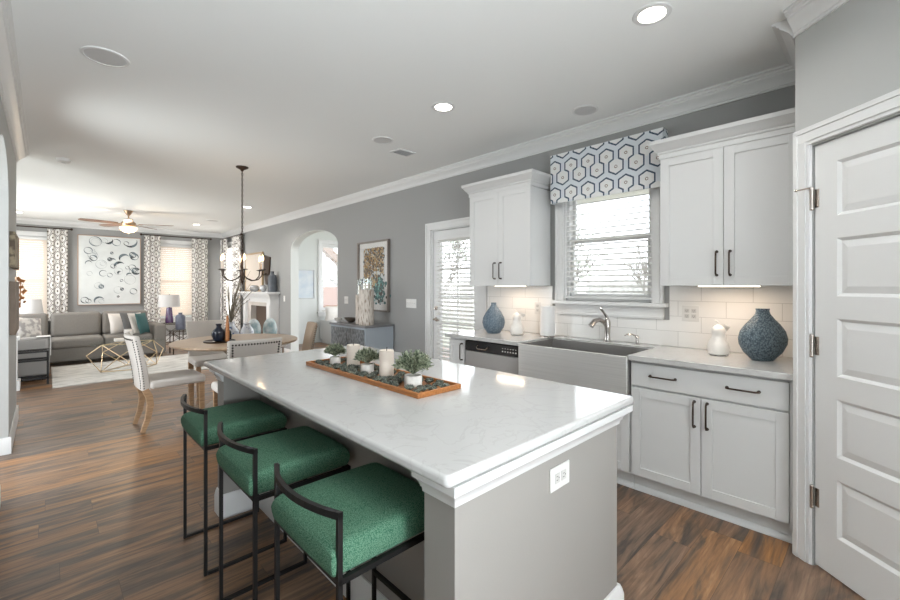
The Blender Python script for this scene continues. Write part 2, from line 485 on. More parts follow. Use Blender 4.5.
def wall_cells(mb, axis, p0, p1, us, zs, holes):
    """boxes of a wall of thickness p0..p1; us, zs breakpoints; holes = (u0,u1,z0,z1)"""
    for i in range(len(us) - 1):
        for j in range(len(zs) - 1):
            u = (us[i] + us[i + 1]) / 2; z = (zs[j] + zs[j + 1]) / 2
            if any(h[0] < u < h[1] and h[2] < z < h[3] for h in holes): continue
            if axis == 'X': mb.box(p0, p1, us[i], us[i + 1], zs[j], zs[j + 1])
            else: mb.box(us[i], us[i + 1], p0, p1, zs[j], zs[j + 1])


def auto_wall(axis, p0, p1, u0, u1, holes):
    mb = MB()
    us = sorted({u0, u1, *[h[0] for h in holes], *[h[1] for h in holes]}); zs = sorted({0, ZC, *[h[2] for h in holes], *[h[3] for h in holes]})
    wall_cells(mb, axis, p0, p1, us, zs, holes); return mb


def arch_fill(mb, p0, p1, u0, u1, zs, zt):
    """the two spandrels between an elliptic arch and its rectangular head"""
    uc = (u0 + u1) / 2; a = (u1 - u0) / 2; n = 12
    for sg in (-1, 1):
        pts = [(uc + sg * a * math.cos(math.pi / 2 * k / n), zs + (zt - zs) * math.sin(math.pi / 2 * k / n)) for k in range(n + 1)]
        for k in range(n):
            mb.prism([pts[k], pts[k + 1], (pts[k + 1][0], zt + 0.001), (pts[k][0], zt + 0.001)], p0, p1, 'X')

# floor and ceiling
struct('floor', MB().box(-2.0, 6.6, YB - 0.2, YF + 0.3, -0.12, 0.0), FLOOR)
struct('ceiling', MB().box(-2.0, 6.6, YB - 0.2, YF + 0.3, ZC, ZC + 0.12), CEIL)
# right wall: window, back door, arch, living room side window
mb = auto_wall('X', XR, XR + 0.15, YB, YF + 0.15, [(1.27, 2.05, 1.24, 2.25), (3.07, 3.90, 0, 2.06), (6.2, 8.02, 0, 2.36), (10.9, 12.1, 0.6, 2.42)])
arch_fill(mb, XR, XR + 0.15, 6.2, 8.02, 2.06, 2.36)
struct('wall_right', mb, WALL)
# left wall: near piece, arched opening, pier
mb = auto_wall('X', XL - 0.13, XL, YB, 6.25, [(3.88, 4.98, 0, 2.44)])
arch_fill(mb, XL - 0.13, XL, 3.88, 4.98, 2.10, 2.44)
struct('wall_left', mb, WALL_LIT)
mb = auto_wall('X', -2.0, -1.88, YB, 6.25, [(3.2, 5.6, .35, 2.45)])
us = [7.0, 8.3, 10.9, YF + .15]; zs = [0, .45, 2.4, ZC]
wall_cells(mb, 'X', -1.55, -1.42, us, zs, [(8.3, 10.9, .45, 2.4)])
struct('wall_hall', mb, WALLW)  # unseen openings added for the fill lamps outside
struct('wall_back', auto_wall('Y', YF, YF + 0.15, -1.5, XR + 0.15, [(-0.95, 0.05, 0.6, 2.42), (1.86, 2.80, 0.6, 2.42)]), WALL)
struct('wall_rear', auto_wall('Y', YB - 0.12, YB, XL - 0.13, XR + 0.15, [(0.0, 3.1, 0.35, 2.5)]), WALL)  # wide opening added behind the camera to admit fill light
# sunroom beyond the arch
struct('wall_sunroom', auto_wall('Y', 9.6, 9.75, XR + 0.15, 6.6, [(4.86, 6.2, 0.75, 2.42)]), WALLW)
# half wall by the living room
hw = MB().box(-0.75, -0.27, 7.9, 8.08, 0, 0.66); hw.box(-0.76, -0.25, 7.88, 8.10, 0.66, 0.70); hw.box(-0.76, -0.245, 7.875, 8.105, 0, 0.13)
struct('wall_half', hw, TRIM)
mb = MB(); u0, u1, zs_, zt_ = 6.2, 8.02, 2.06, 2.36; a_ = (u1 - u0) / 2
for (p, q) in ((u0, u0 + .006), (u1 - .006, u1)): mb.box(XR - .004, XR + .154, p, q, 0, zs_)
P_ = [((u0 + u1) / 2 + (a_ - .003) * math.cos(math.pi * k / 24), zs_ + (zt_ - zs_ - .003) * math.sin(math.pi * k / 24)) for k in range(25)]
P2_ = [((u0 + u1) / 2 + (a_ + .001) * math.cos(math.pi * k / 24), zs_ + (zt_ - zs_ + .001) * math.sin(math.pi * k / 24)) for k in range(25)]
for k in range(24): mb.prism([P_[k], P_[k + 1], P2_[k + 1], P2_[k]], XR - .004, XR + .154, 'X')
struct('trim_13', mb, WALLW)  # lining added; lit look of the jambs put into its pale colour
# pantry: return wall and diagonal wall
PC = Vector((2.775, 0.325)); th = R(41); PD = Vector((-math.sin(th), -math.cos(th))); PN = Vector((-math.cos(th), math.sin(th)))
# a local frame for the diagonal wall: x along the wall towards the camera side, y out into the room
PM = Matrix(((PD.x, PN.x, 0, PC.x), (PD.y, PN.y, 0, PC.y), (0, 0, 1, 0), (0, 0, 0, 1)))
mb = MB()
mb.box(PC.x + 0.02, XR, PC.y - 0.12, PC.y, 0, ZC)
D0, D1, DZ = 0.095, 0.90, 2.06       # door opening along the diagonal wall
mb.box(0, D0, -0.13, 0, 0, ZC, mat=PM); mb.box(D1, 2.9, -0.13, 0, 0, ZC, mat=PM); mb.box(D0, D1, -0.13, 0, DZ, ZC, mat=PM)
struct('wall_pantry', mb, WALL_LIT)

CROWN = [(0, -0.11), (0.010, -0.11), (0.010, -0.096), (0.018, -0.093), (0.022, -0.082), (0.045, -0.058), (0.066, -0.042), (0.068, -0.031), (0.079, -0.029), (0.082, -0.015), (0.097, -0.012), (0.097, 0), (0, 0)]
CR = [(o, ZC + z) for o, z in CROWN]
k = 0
def crown(A, B, n, ea=0, eb=0, i=[0]):
    i[0] += 1
    struct('trim_%d' % i[0], MB().sweep(A, B, n, CR, ea=ea, eb=eb), TRIM)
crown((XR, PC.y), (XR, YF), (-1, 0))
crown((XL, YB), (XL, 6.25), (1, 0))
crown((XR, YF), (-1.42, YF), (0, -1))
mb = MB(); q = PC + PD * 2.9; mb.sweep((PC.x, PC.y), (q.x, q.y), (PN.x, PN.y), CR, ea=0.38); mb.sweep((XR, PC.y), (PC.x, PC.y), (0, 1), CR, eb=0)
struct('trim_4', mb, TRIM)
mb = MB().sweep((-1.42, 7.0), (-1.42, YF), (1, 0), CR); struct('trim_5', mb, TRIM)

BASE = [(0, 0), (0.016, 0), (0.016, 0.10), (0.011, 0.12), (0.006, 0.135), (0, 0.135)]
mb = MB()
for a, b in ((4.0, 6.2), (8.02, 8.55), (10.35, YF)): mb.sweep((XR, a), (XR, b), (-1, 0), BASE)
struct('baseboard_right', mb, TRIM)
mb = MB()
for a, b in ((YB, 3.88), (4.98, 6.25)): mb.sweep((XL, a), (XL, b), (1, 0), BASE)
mb.sweep((XL + .016, 6.25), (XL - .13, 6.25), (0, 1), BASE); mb.sweep((XL, 3.88), (XL - .13, 3.88), (0, 1), BASE); mb.sweep((XL + .016, 4.98), (XL - .13, 4.98), (0, -1), BASE)
struct('baseboard_left', mb, TRIM)
struct('baseboard_back', MB().sweep((-1.42, YF), (XR, YF), (0, -1), BASE), TRIM)
mb = MB(); q = PC + PD * 0.012; mb.sweep((PC.x, PC.y), (q.x, q.y), (PN.x, PN.y), BASE)
q = PC + PD * 1.0; q2 = PC + PD * 2.9; mb.sweep((q.x, q.y), (q2.x, q2.y), (PN.x, PN.y), BASE)
struct('baseboard_pantry', mb, TRIM)

# ---- pantry door (stacked horizontal panels)
def panel_door(mb, M4, x0, x1, z0, z1, panels, yf, th):
    mb.box(x0, x1, yf - th, yf - 0.012, z0, z1, mat=M4)
    xs0, xs1 = x0 + 0.11, x1 - 0.11
    mb.box(x0, xs0, yf - 0.013, yf, z0, z1, mat=M4); mb.box(xs1, x1, yf - 0.013, yf, z0, z1, mat=M4)
    zz = z0
    for (a, b) in panels:
        mb.box(xs0, xs1, yf - 0.013, yf, zz, a, mat=M4); zz = b
        # sloping sticking and raised field
        o = [(xs0, a), (xs1, a), (xs1, b), (xs0, b)]; i_ = [(xs0 + .014, a + .014), (xs1 - .014, a + .014), (xs1 - .014, b - .014), (xs0 + .014, b - .014)]
        f_ = [(xs0 + .045, a + .045), (xs1 - .045, a + .045), (xs1 - .045, b - .045), (xs0 + .045, b - .045)]
        V = lambda P, y: [mb.bm.verts.new(M4 @ Vector((p[0], y, p[1]))) for p in P]
        A, B, C = V(o, yf), V(i_, yf - .0115), V(f_, yf - .004)
        for kk in range(4):
            mb.face([A[kk], A[(kk + 1) % 4], B[(kk + 1) % 4], B[kk]]); mb.face([B[kk], B[(kk + 1) % 4], C[(kk + 1) % 4], C[kk]])
        mb.face(C)
    mb.box(xs0, xs1, yf - 0.013, yf, zz, z1, mat=M4)

mb = MB(); panel_door(mb, PM, D0 + 0.004, D1 - 0.004, 0.012, DZ - 0.004, [(.20, .47), (.575, .845), (.95, 1.22), (1.325, 1.595), (1.70, 1.955)], -0.012, 0.035)
pd = struct('door_1', mb, TRIM, smooth=False)
for hz in (1.80, 1.08, 0.34):
    h = MB(); h.cyl(PM @ Vector((D0 + .002, 0.004, hz - .05)), PM @ Vector((D0 + .002, 0.004, hz + .05)), 0.008, 12)
    h.box(D0 + .002, D0 + .026, -0.0125, -0.0095, hz - .045, hz + .045, mat=PM)
    for q in (-.05, .05): h.ball(PM @ Vector((D0 + .002, 0.004, hz + q)), 0.009, 8, 6)
    if hz > 1.5:
        h.cyl(PM @ Vector((D0 + .002, 0.004, hz + .055)), PM @ Vector((D0 - .03, 0.055, hz + .045)), 0.004, 8)
        h.ball(PM @ Vector((D0 - .03, 0.055, hz + .045)), 0.007, 8, 6)
    h.build('hinge', NICKEL, pd)
# casing of the pantry door
mb = MB()
def casing_v(mb, M4, x0, x1, z0, z1):
    w = x1 - x0
    mb.box(x0, x1, 0, 0.010, z0, z1, mat=M4); mb.box(x0 + w * .12, x1 - w * .18, 0.010, 0.016, z0, z1, mat=M4); mb.box(x0 + w * .0, x0 + w * .3, 0.010, 0.021, z0, z1, mat=M4)
casing_v(mb, PM, 0.008, D0 - .006, 0, DZ + .088)
for (a, b, c0, c1) in ((0.008, D1 + .085, DZ + .008, DZ + .095), (0.008, D1 + .085, DZ + .07, DZ + .095)):
    mb.box(a, b, 0, 0.012 if c0 < DZ + .05 else 0.021, c0, c1, mat=PM)
mb.box(0.02, D1 + .075, 0.012, 0.017, DZ + .025, DZ + .07, mat=PM)
mb.box(D0 - .012, D0, -0.05, 0.004, 0, DZ + .01, mat=PM)
casing_v(mb, PM, D1 + .006, D1 + .085, 0, DZ + .088)
struct('trim_6', mb, TRIM, bevel=0.003)

# ---- kitchen window
def window_unit(idx, axis, p, u0, u1, z0, z1, mid, out, mullion=True, rail=0.045):
    """double hung sash in the opening; p = plane of the sash; out = direction towards outside"""
    mb = MB()
    def bx(a, b, c, d, dp0, dp1):
        q0, q1 = sorted((p + out * dp0, p + out * dp1))
        if axis == 'X': mb.box(q0, q1, a, b, c, d)
        else: mb.box(a, b, q0, q1, c, d)
    bx(u0, u0 + .03, z0, z1, -.03, .08); bx(u1 - .03, u1, z0, z1, -.03, .08); bx(u0 + .03, u1 - .03, z1 - .03, z1, -.03, .08); bx(u0 + .03, u1 - .03, z0, z0 + .03, -.03, .08)
    a, b = u0 + .03, u1 - .03
    for (c, d, o0) in ((z0 + .03, mid + .02, 0.0), (mid - .02, z1 - .03, .03)):
        bx(a, a + rail, c, d, o0, o0 + .028); bx(b - rail, b, c, d, o0, o0 + .028)
        bx(a + rail, b - rail, c, c + rail, o0, o0 + .028); bx(a + rail, b - rail, d - rail, d, o0, o0 + .028)
        if mullion:
            um = (a + b) / 2; bx(um - .009, um + .009, c + rail, d - rail, o0 + .006, o0 + .022)
    w = struct('window_%d' % idx, mb, TRIM)
    g = MB()
    q0, q1 = sorted((p + out * .032, p + out * .034))
    if axis == 'X': g.box(q0, q1, a + .01, b - .01, z0 + .04, z1 - .04)
    else: g.box(a + .01, b - .01, q0, q1, z0 + .04, z1 - .04)
    g.build('pane', GLASS, w)
    return w

def casing(idx, axis, p, nrm, u0, u1, z0, z1, w=.085, sill=True, apron=True, floor=False):
    """flat casing with backband around an opening; p wall plane, nrm towards the room (+1/-1)"""
    mb = MB()
    def bx(a, b, c, d, t0, t1):
        q0, q1 = sorted((p + nrm * t0, p + nrm * t1))
        if axis == 'X': mb.box(q0, q1, a, b, c, d)
        else: mb.box(a, b, q0, q1, c, d)
    zb = 0 if floor else z0
    for (a, b, o0, o1) in ((u0 - w, u0, u0 - w, u0 - w + .02), (u1, u1 + w, u1 + w - .02, u1 + w)):
        bx(a, b, zb, z1 + .001, 0, .016); bx(o0, o1, zb, z1 + w - .02, .016, .026)
        bx(a + .03, b - .03, zb, z1, .016, .020)
    bx(u0 - w, u1 + w, z1, z1 + w, 0, .016); bx(u0 - w, u1 + w, z1 + w - .02, z1 + w, .016, .026); bx(u0 - w + .02, u1 + w - .02, z1 + .025, z1 + w - .035, .016, .020)
    if not floor:
        if sill: bx(u0 - w - .03, u1 + w + .03, z0 - .03, z0, -.1, .055)
        if apron: bx(u0 - w, u1 + w, z0 - .115, z0 - .03, 0, .018); bx(u0 - w, u1 + w, z0 - .125, z0 - .105, 0, .026)
    # jamb lining
    for (a, b) in ((u0, u0 + .012), (u1 - .012, u1)): bx(a, b, zb, z1, -.12, 0)
    bx(u0, u1, z1 - .012, z1, -.12, 0)
    return struct('trim_%d' % idx, mb, TRIM, bevel=0.002)

window_unit(1, 'X', XR + .06, 1.275, 2.045, 1.245, 2.245, 1.78, 1, False, rail=.028)
casing(7, 'X', XR, -1, 1.27, 2.05, 1.24, 2.25)
window_unit(2, 'Y', YF + .06, -0.935, 0.035, .615, 2.405, 1.48, 1)
casing(8, 'Y', YF, -1, -0.95, .05, .6, 2.42)
window_unit(3, 'Y', YF + .06, 1.875, 2.785, .615, 2.405, 1.48, 1)
casing(9, 'Y', YF, -1, 1.86, 2.80, .6, 2.42)
window_unit(4, 'X', XR + .06, 10.915, 12.085, .615, 2.405, 1.48, 1)
casing(10, 'X', XR, -1, 10.9, 12.1, .6, 2.42)
window_unit(5, 'Y', 9.66, 4.875, 6.185, .765, 2.405, 1.5, 1)
casing(11, 'Y', 9.6, -1, 4.86, 6.2, .75, 2.42, apron=True)
# ---- back door with glass and blind
casing(12, 'X', XR, -1, 3.07, 3.90, 0, 2.06, floor=True)
mb = MB(); dx0, dx1 = XR + .03, XR + .072
mb.box(dx0, dx1, 3.085, 3.205, .01, 2.045); mb.box(dx0, dx1, 3.765, 3.885, .01, 2.045); mb.box(dx0, dx1, 3.205, 3.765, 1.915, 2.045); mb.box(dx0, dx1, 3.205, 3.765, .01, .25)
mb.box(dx0 + .015, dx1 - .012, 3.476, 3.494, .25, 1.915)
for q in range(1, 5): z = .25 + q * .333; mb.box(dx0 + .015, dx1 - .012, 3.205, 3.765, z - .009, z + .009)
bd = struct('door_2', mb, TRIM, bevel=.002)
MB().box(dx0 + .019, dx0 + .022, 3.195, 3.775, .24, 1.925).build('pane', GLASS, bd)
h = MB(); h.lathe([(.028, 0), (.028, .008), (.014, .012), (.012, .05)], mat=Matrix.Translation((dx0, 3.835, .965)) @ Euler((0, R(-90), 0)).to_matrix().to_4x4(), n=16)
h.tube([(dx0 - .05, 3.835, .965), (dx0 - .052, 3.80, .967), (dx0 - .05, 3.73, .958)], [.011, .009, .007], 8); h.build('door_handle', NICKEL, bd)
h = MB(); h.lathe([(.026, 0), (.024, .012), (.008, .016), (.008, .03)], mat=Matrix.Translation((dx0, 3.835, 1.10)) @ Euler((0, R(-90), 0)).to_matrix().to_4x4(), n=16); h.build('deadbolt', NICKEL, bd)


def blind(label, axis, p, u0, u1, z0, z1, mat, tilt, pitch=.05, slat=.048, group=None):
    t = thing('window_blind', label, 'window blind', (p if axis == 'X' else (u0 + u1) / 2, (u0 + u1) / 2 if axis == 'X' else p, z0), 0, group)
    mb = MB(); n = int((z1 - z0 - .05) / pitch)
    for i in range(n):
        z = z1 - .06 - i * pitch
        c = (p, (u0 + u1) / 2, z) if axis == 'X' else ((u0 + u1) / 2, p, z)
        sz = (slat, u1 - u0, .0025) if axis == 'X' else (u1 - u0, slat, .0025)
        rt = (0, tilt, 0) if axis == 'X' else (tilt, 0, 0)
        mb.rbox(c, sz, rt)
    mb.build('slats', mat, t)
    for nm, a, b in (('head_rail', z1 - .04, z1), ('bottom_rail', z0, z0 + .018)):
        m2 = MB()
        if axis == 'X': m2.box(p - .024, p + .024, u0, u1, a, b)
        else: m2.box(u0, u1, p - .024, p + .024, a, b)
        m2.build(nm, TRIM if nm == 'head_rail' else mat, t, bevel=.002)
    for f in (.18, .82):
        u = u0 + (u1 - u0) * f
        for dd in (-.026, .026):
            c = MB()
            if axis == 'X': c.cyl((p + dd, u, z0 + .01), (p + dd, u, z1 - .02), .0012, 5)
            else: c.cyl((u, p + dd, z0 + .01), (u, p + dd, z1 - .02), .0012, 5)
            c.build('cord', TRIM, t)
    return t

blind('white slatted blind in the kitchen window above the sink', 'X', XR + .022, 1.285, 2.035, 1.262, 2.21, BLIND, -20, .046, .048)
blind('white slatted blind hanging on the glass back door', 'X', XR - .001, 3.19, 3.78, .24, 1.96, BLIND, -20, .048, .048)
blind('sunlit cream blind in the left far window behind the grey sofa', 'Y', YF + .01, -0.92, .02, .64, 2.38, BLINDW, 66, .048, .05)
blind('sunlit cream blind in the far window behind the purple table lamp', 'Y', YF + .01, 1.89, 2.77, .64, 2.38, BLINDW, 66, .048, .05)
blind('bright white blind in the side window beside the fireplace', 'X', XR + .01, 10.93, 12.07, .64, 2.38, BLIND, -62, .048, .05)

# backsplash
mb = MB(); mb.box(XR - .010, XR, .325, 1.145, .914, 1.372); mb.box(XR - .010, XR, 1.145, 2.175, .914, 1.113); mb.box(XR - .010, XR, 2.175, 2.975, .914, 1.372)
struct('wall_backsplash', mb, TILE)

# ================================================================ KITCHEN
def shaker(mb, x, y0, y1, z0, z1, fr=.057, dep=.007, t=.019, nrm=-1):
    """shaker front whose face is at x (facing nrm along X)"""
    b = x - nrm * t
    def bx(p, q, a, c, e, f): mb.box(min(p, q), max(p, q), a, c, e, f)
    bx(x - nrm * dep, b, y0, y1, z0, z1)
    bx(x, x - nrm * dep, y0, y0 + fr, z0, z1); bx(x, x - nrm * dep, y1 - fr, y1, z0, z1)
    bx(x, x - nrm * dep, y0 + fr, y1 - fr, z0, z0 + fr); bx(x, x - nrm * dep, y0 + fr, y1 - fr, z1 - fr, z1)


def pull(x, y, z, ln, vertical, parent, name='handle'):
    mb = MB(); d = Vector((0, 0, 1)) if vertical else Vector((0, 1, 0)); c = Vector((x, y, z)); o = Vector((-.032, 0, 0)); h = ln / 2
    pts = [c - d * h, c - d * h + o * .75, c - d * (h - .012) + o, c + d * (h - .012) + o, c + d * h + o * .75, c + d * h]
    mb.tube(pts, .0052, 8)
    for s_ in (-1, 1): mb.cyl(c + d * h * s_ + Vector((.0, 0, 0)), c + d * h * s_ + Vector((-.005, 0, 0)), .009, 10)
    return mb.build(name, BRONZE, parent)


def upper_cabinet(label, y0, y1, z1, stripy, crown_ret):
    t = thing('wall_cabinet', label, 'cabinet', (3.27, (y0 + y1) / 2, 1.372), 0, 'white upper cabinets')
    mb = MB().box(3.12, XR - .011, y0, y1, 1.374, z1 - .011)
    mb.build('body', CAB, t, bevel=.0015)
    ym = (y0 + y1) / 2
    for i, (a, b) in enumerate(((y0 + .002, ym - .0015), (ym + .0015, y1 - .002))):
        d = MB(); shaker(d, 3.10, a, b, 1.374, z1 - .003); d = d.build('door', CAB, t, bevel=.0012)
        pull(3.10, (b - .035) if i == 0 else (a + .035), 1.372 + .145, .15, True, d)
    pr = [(-.02, 0), (.006, 0), (.006, .032), (.014, .036), (.016, .048), (.022, .052), (.034, .066), (.052, .092), (.058, .096), (.060, .122), (-.02, .122)]
    pr = [(o, z1 - .006 + z) for o, z in pr]
    m = MB(); m.sweep((3.10, y0), (3.10, y1), (-1, 0), pr, ea=0 if 'r' not in crown_ret else -1, eb=-1)
    m.sweep((3.10, y1), (XR - .001, y1), (0, 1), pr, ea=-1)
    if 'r' in crown_ret: m.sweep((XR - .001, y0), (3.10, y0), (0, -1), pr, eb=-1)
    m.box(3.115, XR - .001, y0 + .015, y1 - .015, z1 - .006, z1 + .10)
    m.build('crown_moulding', CAB, t)
    MB().box(3.17, 3.24, stripy[0], stripy[1], 1.366, 1.377).build('light_strip', STRIP, t)
    area('undercabinet_lamp', (3.205, sum(stripy) / 2, 1.352), (0, 0, 0), .05, stripy[1] - stripy[0], .75, (1.0, .76, .56))
    return t

upper_cabinet('white two-door wall cabinet between the window and the pantry corner', .335, 1.10, 2.262, (.55, .88), '')
upper_cabinet('white two-door wall cabinet between the back door and the window', 2.19, 2.935, 2.275, (2.34, 2.66), 'r')

def base_box(mb, y0, y1, zt=.878):
    mb.box(2.842, XR - .012, y0, y1, .105, zt)
    mb.box(2.895, XR - .012, y0, y1, 0, .105)
# right base cabinet
t = thing('base_cabinet', 'white base cabinet with a wide drawer over two doors beside the pantry', 'cabinet', (3.1, .77, 0), 0, 'white base cabinets')
mb = MB(); base_box(mb, .335, 1.185, .872); mb.box(2.825, 2.842, .335, .352, .09, .872); mb.build('body', CAB, t)
d = MB(); d.box(2.82, 2.841, .355, 1.182, .712, .862); d = d.build('drawer', CAB, t, bevel=.0015)
pull(2.82, .985, .79, .15, False, d); pull(2.82, .56, .79, .15, False, d)
for i, (a, b) in enumerate(((.355, .767), (.771, 1.182))):
    d = MB(); shaker(d, 2.82, a, b, .118, .700, t=.021); d = d.build('door', CAB, t, bevel=.0012)
    pull(2.82, (b - .032) if i == 0 else (a + .032), .60, .15, True, d)
MB().sweep((2.895, .335), (2.895, 1.185), (-1, 0), [(0, 0), (.032, 0), (.031, .012), (.022, .024), (.008, .03), (.008, .09), (0, .09)]).build('toe_kick', CAB, t)
# sink cabinet
t = thing('sink_cabinet', 'white cabinet with two doors carrying the steel apron sink', 'cabinet', (3.1, 1.64, 0), 0, 'white base cabinets')
mb = MB(); base_box(mb, 1.188, 2.09, .63); mb.box(2.845, XR - .012, 1.188, 1.195, .63, .872); mb.box(2.845, XR - .012, 2.083, 2.09, .63, .872); mb.build('body', CAB, t)
for a, b in ((1.198, 1.637), (1.641, 2.08)):
    d = MB(); shaker(d, 2.82, a, b, .118, .622, t=.021); d = d.build('door', CAB, t, bevel=.0012)
MB().sweep((2.895, 1.188), (2.895, 2.09), (-1, 0), [(0, 0), (.032, 0), (.031, .012), (.022, .024), (.008, .03), (.008, .09), (0, .09)]).build('toe_kick', CAB, t)
# dishwasher
t = thing('dishwasher', 'stainless dishwasher with a black control panel left of the sink', 'dishwasher', (3.1, 2.41, 0))
MB().box(2.86, XR - .03, 2.10, 2.725, .0, .868).build('body', HOLE, t)
MB().box(2.815, 2.86, 2.105, 2.72, .115, .775).build('door', STEELD, t, bevel=.004)
cp = MB().box(2.815, 2.86, 2.105, 2.72, .778, .868).build('control_panel', DARKPL, t, bevel=.004)
mb = MB(); mb.tube([(2.815, 2.56, .835), (2.795, 2.56, .82), (2.793, 2.55, .806), (2.793, 2.45, .806), (2.795, 2.44, .82), (2.815, 2.44, .835)], .005, 6); mb.build('handle', NICKEL, cp)
mb = MB()
for i in range(6):
    y = 2.135 + i * .028
    for z in (.812, .838): mb.cyl((2.8155, y, z), (2.811, y, z), .006 if z < .82 else .004, 8)
mb.build('button', PLASTIC, cp)
# narrow cabinet
t = thing('base_cabinet', 'narrow white base cabinet at the back door end of the counter', 'cabinet', (3.1, 2.84, 0), 0, 'white base cabinets')
mb = MB(); base_box(mb, 2.735, 2.945, .872); mb.build('body', CAB, t)
d = MB(); shaker(d, 2.82, 2.74, 2.94, .118, .862, fr=.045, t=.021); d = d.build('door', CAB, t, bevel=.0012)
pull(2.82, 2.765, .755, .15, True, d)
# counter (one worktop around the sink)
poly = [(2.79, .328), (XR - .011, .328), (XR - .011, 2.975), (2.79, 2.975), (2.79, 2.088), (3.275, 2.088), (3.275, 1.192), (2.79, 1.192)]
tag(MB().prism(poly, .879, .914).build('countertop', QUARTZ, bevel=.004), 'white quartz worktop running along the window wall around the sink', 'countertop')
# sink
t = thing('farmhouse_sink', 'stainless steel apron-front sink set under the kitchen window', 'sink', (3.02, 1.64, .66))
mb = MB(); x0, x1, y0, y1, zb, zt = 2.775, 3.272, 1.196, 2.082, .64, .902
mb.box(x0, x0 + .020, y0, y1, zb, zt)
mb.build('apron', STEEL, t, bevel=.004, seg=3); mb = MB()
x0 += .0205; mb.box(x0, x0 + .004, y0, y1, zb, zt - .003); mb.box(x1 - .02, x1, y0, y1, zb, zt); mb.box(x0 + .004, x1 - .02, y0, y0 + .02, zb, zt); mb.box(x0 + .004, x1 - .02, y1 - .02, y1, zb, zt); mb.box(x0 + .004, x1 - .02, y0 + .02, y1 - .02, zb, zb + .02)
mb.build('basin', STEELD, t, bevel=.004, seg=3)
MB().lathe([(.045, 0), (.04, .004), (.02, .002)], (3.08, 1.64, .661), 20).build('drain', CHROME, t)
# faucet
t = thing('kitchen_faucet', 'chrome arched kitchen faucet with a pull-out spray behind the sink', 'faucet', (3.345, 1.60, .914))
ax, ay = 3.345, 1.60
mb = MB(); mb.lathe([(.034, 0), (.034, .006), (.026, .014), (.022, .05), (.024, .10), (.027, .15), (.022, .178), (.01, .186)], (ax, ay, .914), 20)
mb.build('body', CHROME, t)
mb = MB(); mb.tube([(ax, ay, 1.04), (ax - .02, ay + .02, 1.075), (ax - .06, ay + .04, 1.095), (ax - .10, ay + .06, 1.085), (ax - .135, ay + .075, 1.045)], [.020, .019, .018, .021, .024], 14); mb.build('spout', CHROME, t)
mb = MB(); mb.tube([(ax, ay, 1.085), (ax + .012, ay + .01, 1.115), (ax, ay + .03, 1.15), (ax - .015, ay + .05, 1.185), (ax - .012, ay + .052, 1.195)], [.018, .013, .009, .010, .006], 10); mb.build('lever', CHROME, t)
t = thing('soap_dispenser', 'small chrome soap dispenser right of the kitchen faucet', 'soap dispenser', (3.35, 1.36, .914))
mb = MB(); mb.lathe([(.02, 0), (.02, .006), (.012, .012), (.010, .045), (.015, .05), (.013, .062), (.006, .07)], (3.35, 1.36, .914), 16); mb.build('body', CHROME, t)
mb = MB(); mb.tube([(3.35, 1.36, .975), (3.315, 1.39, .993), (3.285, 1.415, .992), (3.272, 1.425, .98)], [.006, .006, .005, .005], 8); mb.build('spout', CHROME, t)

